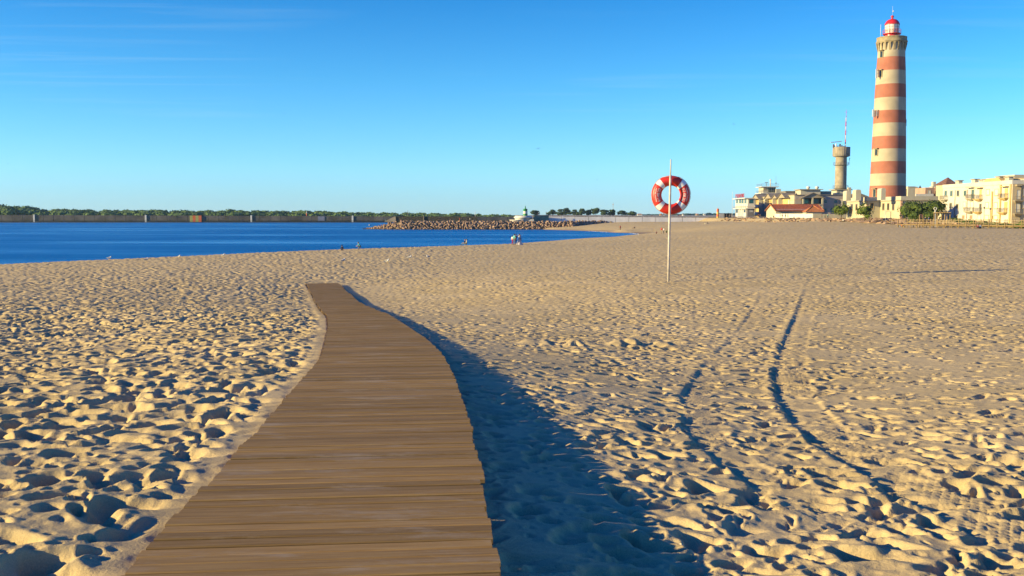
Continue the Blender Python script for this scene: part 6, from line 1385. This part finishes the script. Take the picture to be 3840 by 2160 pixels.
def person(label, kind, loc, face, top, bottom, h=1.72, hair=M_HAIR, group=None, extra=None, sleeves=True):
    me0, reg, p = body_mesh(kind); me = me0.copy(); me.materials.clear()
    for m in (M_SKIN, cloth(top, CL[top]), cloth(bottom, CL[bottom]), cloth('shoe', (0.03, 0.025, 0.02))): me.materials.append(m)
    me.polygons.foreach_set('material_index', reg); me.polygons.foreach_set('use_smooth', [True] * len(reg))
    o = bpy.data.objects.new('person', me); COL.objects.link(o); o.location = loc; s_ = h / 1.78; o.scale = (s_, s_, s_); o.rotation_euler = (0, 0, face); tag(o, label, 'person', group)
    hb = MB(); c = p['head'].lerp(p['crown'], .45); d_ = (p['crown'] - p['neck']).normalized()
    t_ = MB().ball((0, 0, 0), 1, 8); vs_ = []
    for v in t_.v:
        q_ = Vector(v); k_ = 0.122 if (q_.y > -0.25 or q_.z > .55) else 0.07
        vs_.append(c + Vector((q_.x * k_ * .92, q_.y * k_, q_.z * .125)) + Vector((0, .012, .01)))
    hb.add(vs_, t_.f, 0, True); ho_ = bpy.data.objects.new('hair', hb.mesh('hair', hair)); COL.objects.link(ho_); ho_.parent = o
    for nm, mb, m in (extra or []):
        e = bpy.data.objects.new(nm, mb.mesh(nm, m)); COL.objects.link(e); e.parent = o
    return o
def stand(px, py): return hit(px, py, 20)
def crest(px, py):
    v = hit(px, py + 5, 20); Y = v.y; return Vector((xat(px, Y, py), Y, zat(py, Y) if zat(py, Y) < v.z + .2 else v.z))
def dress():
    s = MB(); s.lathe([(.15, 1.22), (.13, 1.05), (.2, .85), (.32, .5), (.44, .15), (.5, .01)], 18, cap=False)
    s.v = [(x * (1 + .1 * math.sin(math.atan2(y, x) * 9) * (1.2 - z)), y + max(0, y) * .6 * max(0, .8 - z), z) for x, y, z in s.v]; return s
def veil():
    s = MB(); s.lathe([(.05, 1.72), (.12, 1.66), (.17, 1.4), (.24, 1.0), (.3, .7)], 14, (0, .1), a0=0, a1=math.pi, cap=False); return s
def camera_box(): s = MB(); s.box(-.08, .08, -.36, -.27, 1.42, 1.53); s.tube([(0, -.36, 1.475), (0, -.5, 1.475)], .045, 8); return s
gW = 'wedding group at the water edge'
person('person in white shirt and red trousers bending over at the water edge beside the bride', 'walk', crest(1921.5, 913), 2.2, 'white', 'red', 1.52, group=gW)
person('person in a teal top standing between the red trousers and the dark suit', 'stand', crest(1929, 913), 2.6, 'teal', 'grey', 1.75, group=gW)
person('person in a dark suit holding a camera towards the bride', 'camera', crest(1935, 912.6), 1.5, 'black', 'navy', 1.75, group=gW, extra=[('camera', camera_box(), M_DARK)])
person('bride in a long pale dress with long dark hair by the water', 'stand', crest(1947.5, 912.6), -1.2, 'white', 'white', 1.72, group=gW, extra=[('dress', dress(), cloth('bridal', (0.58, 0.50, 0.45))), ('veil', veil(), cloth('veil', (0.26, 0.28, 0.34)))])
person('person in a turquoise shirt squatting at the water edge', 'crouch', crest(1349, 935), -1.3, 'teal', 'khaki', 1.62)
person('person in a dark jacket seen over the sand crest, legs hidden', 'stand', stand(1277, 939) + Vector((0, 1.2, -0.85)), 2.8, 'navy', 'navy', 1.6)
person('person in a pale yellow shirt sitting close behind another at the water edge', 'sit', crest(1750, 920), -1.5, 'yellow', 'jeans', 1.75)
person('person with long dark hair and black top sitting beside the yellow shirt', 'sit', crest(1743, 920) + Vector((0, .5, 0)), -1.7, 'black', 'jeans', 1.7)
gB = 'people on the far sand of the bay'
person('person in a bright red top standing with a companion near the life ring pole', 'walk', stand(2481, 876), -.8, 'red', 'khaki', 1.75, group=gB)
person('person in a white top and dark trousers standing against the red top', 'stand', stand(2489, 876), -1.2, 'white', 'navy', 1.6, group=gB)
person('small person in dark red crouching on the sand away from the red top', 'crouch', stand(2461, 878), 1.0, 'wine', 'brown', 1.3, group=gB)
person('person in dark clothes crouching right beside the life ring pole', 'crouch', stand(2499, 875), 1.0, 'green', 'black', 1.6, group=gB)
person('lone person in a red top standing at the head of the bay', 'stand', stand(2326, 864), .3, 'red', 'brown', 1.7, group=gB)
person('dark figure reclining on the sand above the bay', 'sitback', stand(2379, 857), -1.5, 'black', 'brown', 1.7, group=gB)
person('person in a pale top sitting on the open sand before the orange column', 'sit', stand(2643, 842), 1.2, 'yellow', 'white', 1.7, group=gB)
person('person in dark clothes sitting on the open sand next to the pale top', 'sit', stand(2653, 841), 1.2, 'black', 'grey', 1.7, group=gB)
gJ = 'people on the breakwater'
zj = JT - .3
for px, kind, top, bot, lab, h, Yo in ((1384, 'sit', 'white', 'navy', 'tiny figure in white sitting at the tip of the breakwater', 1.7, 8), (1447, 'crouch', 'teal', 'grey', 'tiny figure in pale green crouching on the breakwater rocks near the tip', 1.7, 5), (1503, 'sit', 'pink', 'khaki', 'tiny figure in pink sitting among the breakwater rocks', 1.7, 5),
                                  (1641, 'sit', 'black', 'black', 'dark figure sitting on the breakwater beside a standing one', 1.7, 6), (1648, 'stand', 'navy', 'black', 'figure in dark blue standing on the breakwater', 1.75, 6), (1690, 'walk', 'navy', 'grey', 'figure in dark clothes walking past a pale post on the breakwater', 1.75, 7), (1723, 'stand', 'red', 'wine', 'figure in a red jacket standing on the breakwater', 1.8, 7), (1730, 'stand', 'orange', 'navy', 'figure in orange standing next to the red jacket on the breakwater', 1.7, 7.5),
                                  (1753, 'sit', 'black', 'grey', 'dark seated figure on the breakwater towards the end of the stone wall', 1.7, 7), (1762, 'walk', 'white', 'navy', 'figure in a white top walking on the breakwater at the end of the stone wall', 1.7, 7)):
    Yj = JY + Yo; zz = zj if px > 1430 else (1.35 if px < 1400 else JT - .2); person(lab, kind, (xat(px, Yj), Yj, zz), random.Random(px).uniform(-3, 3), top, bot, h, group=gJ)
for px, kind, lab in ((2015, 'crouch', 'dark figure bending down on top of the mural wall'), (2023, 'stand', 'dark figure standing on top of the mural wall beside the bending one'), (2048, 'camera', 'dark figure with raised arms at the end of the mural wall')):
    person(lab, kind, (xat(px, WY + 1), WY + 1, zat(807, WY)), .5, 'black', 'navy', 1.6, group=gJ)
gP = 'people on the promenade'
PYY = 345 * K
for px, kind, top, bot, lab in ((2840, 'stand', 'brown', 'navy', 'first of three people close together below the hotel balcony'), (2846, 'stand', 'wine', 'black', 'middle one of three people close together below the hotel balcony'), (2851, 'stand', 'grey', 'navy', 'third of three people close together below the hotel balcony'), (2902, 'crouch', 'brown', 'brown', 'person crouching at the corner of the white gable house'), (2926, 'stand', 'brown', 'navy', 'person in brown standing before the white yard wall'), (2934, 'walk', 'navy', 'black', 'person in dark clothes walking before the white yard wall beside the brown one'), (2946, 'stand', 'green', 'green', 'person in a green coat standing before the white yard wall'), (2955, 'walk', 'brown', 'green', 'person in olive brown walking behind the green coat'),
                               (3008, 'sit', 'red', 'wine', 'person in a red top sitting before the white yard wall'), (3015, 'sit', 'brown', 'green', 'person in brown sitting next to the red top'), (3038, 'sit', 'red', 'brown', 'person in rust red sitting at the end of the white yard wall'), (3045, 'sit', 'white', 'green', 'person in a white top sitting at the end of the white yard wall'), (3083, 'stand', 'wine', 'black', 'person in dark red standing by the shaded yard wall'), (3095, 'stand', 'green', 'black', 'broad person in dark green standing by the shaded yard wall'), (3105, 'walk', 'teal', 'navy', 'person in dark teal walking away along the shaded yard wall')):
    Yq_ = PYY if px > 2900 else 430 * K; Yq_ = 322 * K if px > 3060 else Yq_; X_ = xat(px, Yq_); person(lab, kind, (X_, Yq_, hz(X_, Yq_)), random.Random(px).uniform(-3, 3), top, bot, 1.75, group=gP)
for px, kind, lab, top in ((2724.5, 'stand', 'person in black by the glass shelter, nearest the kiosk', 'black'), (2736.5, 'stand', 'person in dark clothes in the middle before the glass shelter', 'navy'), (2742, 'walk', 'person in dark clothes walking at the end of the glass shelter', 'grey')):
    person(lab, kind, (xat(px, KY - 4.5), KY - 4.5, hz(xat(px, KY - 4.5), KY - 4.5)), 1, top, 'black', 1.75, group=gP)
for px, kind, lab, top in ((2546, 'stand', 'dark one of two figures far off on the plain behind the life ring', 'black'), (2551, 'stand', 'orange one of two figures far off on the plain behind the life ring', 'orange'), (2445, 'stand', 'single dark figure far off on the quay before the distant houses', 'navy')):
    person(lab, kind, (xat(px, 640), 640, CZ - 1.65), 0, top, 'wine', 1.8, group='far figures on the plain')
gF = 'people at the beach walkway'
dk = ZD
for px, Y, kind, top, bot, lab, z in ((3116, 285, 'sit', 'black', 'brown', 'person in black sitting on the slabs below the hotel end', None), (3163, 288, 'sit', 'white', 'khaki', 'person in a white shirt sitting on the edge by the round street tree', None), (3371, 238, 'stand', 'wine', 'navy', 'person in dark red standing where the slabs meet the walkway', None), (3395, 236, 'stand', 'grey', 'grey', 'person in grey standing at the start of the walkway', None), (3377, 232, 'sit', 'blue', 'jeans', 'person in blue sitting at the foot of the stone slabs', None), (3383, 231, 'sit', 'orange', 'khaki', 'person in orange sitting beside the blue one at the stone slabs', None),
                                   (3471, 219, 'walk', 'navy', 'black', 'person in dark clothes walking on the beach walkway', dk), (3484, 217, 'walk', 'blue', 'black', 'person in blue-grey walking on the beach walkway behind the other', dk), (3548, 225, 'sit', 'wine', 'grey', 'person in dark red sitting under the pergola', None), (3557, 225, 'sit', 'grey', 'white', 'person in grey with black hair sitting under the pergola', None), (3662, 196, 'sit', 'brown', 'brown', 'first of three people sitting together on the sand before the walkway', None), (3669, 195, 'sit', 'wine', 'khaki', 'middle of three people sitting together on the sand before the walkway', None), (3679, 196, 'sit', 'blue', 'navy', 'third of three people sitting together on the sand, in blue', None)):
    X_ = xat(px, Y); person(lab, kind, (X_, Y, z if z else hz(X_, Y)), random.Random(px).uniform(-2, 2), top, bot, 1.72, group=gF)

# ------------------------------------------------------------------ gulls
M_GW = mat('gull_white', (0.62, 0.60, 0.56), 0.8, 0.08, 12); M_GG = mat('gull_grey', (0.22, 0.22, 0.23), 0.8, 0.1, 12); M_GB = mat('gull_bill', (0.50, 0.28, 0.05), 0.5, 0.1, 9); M_GK = mat('bird_dark', (0.06, 0.06, 0.07), 0.8, 0.15, 12)
def gull_standing():
    b = MB(); b.tube([(0, .25, .20), (0, .16, .225), (0, 0, .24), (0, -.12, .27), (0, -.17, .33), (0, -.19, .385), (0, -.225, .40)], [.02, .065, .095, .085, .055, .052, .02], 10); b.ball((0, -.19, .39), .052, 6)
    w = MB(); 
    for s_ in (1, -1): w.tube([(s_ * .075, -.08, .275), (s_ * .09, .05, .265), (s_ * .05, .22, .235), (s_ * .015, .38, .215)], [.03, .045, .03, .006], 6)
    l = MB(); 
    for s_ in (1, -1): l.tube([(s_ * .035, .01, .17), (s_ * .035, .0, .0)], .009, 5); l.box(s_ * .035 - .02, s_ * .035 + .02, -.05, .015, -.004, .006)
    k = MB().tube([(0, -.225, .395), (0, -.28, .385)], [.014, .005], 5)
    return [('body', b.mesh('body', M_GW)), ('wings', w.mesh('wings', M_GG)), ('legs', l.mesh('legs', M_GB)), ('bill', k.mesh('bill', M_GB))]
GS = gull_standing()
def put(parts, name, lab, cat, loc, rz, sc, group, tilt=0):
    t = thing(name, lab, cat, loc, group); t.rotation_euler = (0, tilt, rz); t.scale = (sc, sc, sc)
    for nm, me in parts: o = bpy.data.objects.new(nm, me); COL.objects.link(o); o.parent = t
    return t
gulls = [(410, 975, 1.4, 'gull with grey back standing farthest along the water crest, away from the boardwalk'), (672, 970, .8, 'white gull standing on the crest before the sea, second along the water'), (836, 965, 1.2, 'small gull standing on the crest, third along the water'), (1287, 986, 2.6, 'plump white gull on the sand below the squatting turquoise shirt'), (1452, 988, .9, 'gull with a dark wing tip sitting on the sand beyond the boardwalk end'), (1535, 974, 1.3, 'pale gull facing the sea on the sand, before the dark one'), (1606, 972, -.6, 'dark-backed gull standing alone on the sand'), (548, 982, 2.0, 'gull hunched low on the sand near the water crest')]
for px, py, rz_, lab in gulls: put(GS, 'seagull', lab, 'gull', stand(px, py), rz_, 1.0, 'gulls standing on the sand')
def gull_flying(k):
    b = MB().tube([(0, .22, 0), (0, .08, .01), (0, -.1, .02), (0, -.22, .03)], [.015, .06, .055, .015], 6); w = MB(); up_ = (.16, .05, .22, -.05)[k % 4]
    for s_ in (1, -1):
        pts = [(0, 0, .02), (s_ * .28, -.06, .02 + up_), (s_ * .45, 0, .02 + up_ * .9), (s_ * .66, .14, .02 + up_ * .45 - .05)]; ch = [.16, .14, .1, .01]; vs_ = []
        for (x, y, z), c in zip(pts, ch): vs_ += [(x, y - c / 2, z), (x, y + c / 2, z), (x, y + c / 4, z + .02)]
        w.add(vs_, [f for i in range(3) for f in ((3 * i, 3 * i + 3, 3 * i + 5, 3 * i + 2), (3 * i + 2, 3 * i + 5, 3 * i + 4, 3 * i + 1), (3 * i + 1, 3 * i + 4, 3 * i + 3, 3 * i))])
    return [('body', b.mesh('body', M_GK)), ('wings', w.mesh('wings', M_GK))]
GFv = [gull_flying(k) for k in range(4)]
fly = [(1065, 427, 14, 'largest flying gull, high over the sea between the boardwalk and the clouds'), (2018, 557, 20, 'flying gull with wide arched wings near the centre of the sky'), (2239, 674, 9, 'flying bird with tilted wings left of the life ring'), (2127, 624, 6, 'small dark bird between the arched-winged gull and the life ring'), (1964, 593, 6, 'tiny bird just below the arched-winged gull'), (1264, 535, 6, 'small bird below the largest flying gull'), (765, 493, 7, 'small bird flying high over the striped marker panel'), (292, 625, 5, 'tiny dark bird over the near end of the sea wall'), (30, 614, 9, 'thin arched bird at the very edge of the sky over the hill'),
       (602, 666, 5, 'tiny bird low over the sea wall, first of a row of three'), (667, 666, 3, 'tiniest bird in the middle of a row of three over the sea wall'), (724, 655, 5, 'tiny bird ending a row of three over the sea wall'), (927, 657, 5, 'upper bird of a close pair over the sea wall'), (933, 673, 5, 'lower bird of a close pair over the sea wall'), (1017, 664, 5, 'tiny bird alone past the close pair over the sea wall'), (580, 744, 6, 'arched bird very low above the scrub wood'), (1433, 659, 6, 'small bird over the tip of the breakwater'), (1614, 659, 4, 'tiny bird over the middle of the breakwater'), (1722, 640, 3, 'faint bird above the people on the breakwater'), (1876, 759, 4, 'tiny bird low to one side of the green beacon'),
       (2752, 466, 12, 'faint gliding bird high between the life ring and the radar tower'), (2660, 566, 4, 'tiny bird above and beyond the life ring'), (2660, 660, 4, 'tiny bird level with the top of the life ring, nearer the town'), (2740, 666, 4, 'tiny bird over the red letters of the pilots building'), (2237, 708, 6, 'faint bird below the one with tilted wings'), (2352, 706, 6, 'faint bird low beside the life ring'), (3012, 666, 6, 'bird over the hotel roof'), (3073, 642, 7, 'bird gliding just beside the shaft of the radar tower'), (3103, 644, 7, 'second bird gliding closest to the shaft of the radar tower'), (3082, 703, 6, 'dark bird right above the hotel roof vents')]
for i, (px, py, w, lab) in enumerate(fly):
    Yg = 1.32 * 3743 / w / 1.0; Yg = min(Yg, 700); sc_ = w * Yg / 3743 / 1.32 * 1.15
    put(GFv[i % 4], 'flying_bird', lab, 'bird', at(px, py, Yg), random.Random(i).uniform(-.9, .9), sc_, 'birds in the sky', random.Random(i + 50).uniform(-.35, .35))

# a bleached stone lying in the sand
o = bpy.data.objects.new('pale_stone', RS[0].copy()); COL.objects.link(o); o.data.materials.clear(); o.data.materials.append(mat('bleached_stone', (0.55, 0.48, 0.36), 0.9, 0.1, 12, 0.3, 40)); c = hit(2560, 2056); o.location = c + Vector((0, 0, .015)); o.scale = (.028, .024, .022); tag(o, 'small pale stone lying in the footprints near the edge of the boardwalk shadow', 'stone')

# ------------------------------------------------------------------ sea air: far things fade a little towards blue
hzb = MB().box(-3600, 3600, -300, 4200, -3.0, 78.0).build('haze', None, fix=False)
hm = bpy.data.materials.new('sea_air'); hm.use_nodes = True; ht = hm.node_tree; ht.nodes.clear()
ho2 = ht.nodes.new('ShaderNodeOutputMaterial'); hv = ht.nodes.new('ShaderNodeVolumePrincipled'); hv.inputs['Density'].default_value = 0.00006; hv.inputs['Color'].default_value = (0.50, 0.76, 1.0, 1); hv.inputs['Anisotropy'].default_value = 0.2
ht.links.new(hv.outputs[0], ho2.inputs['Volume']); hzb.data.materials.clear(); hzb.data.materials.append(hm); tag(hzb, 'thin sea haze over the whole bay', 'haze', kind='stuff')
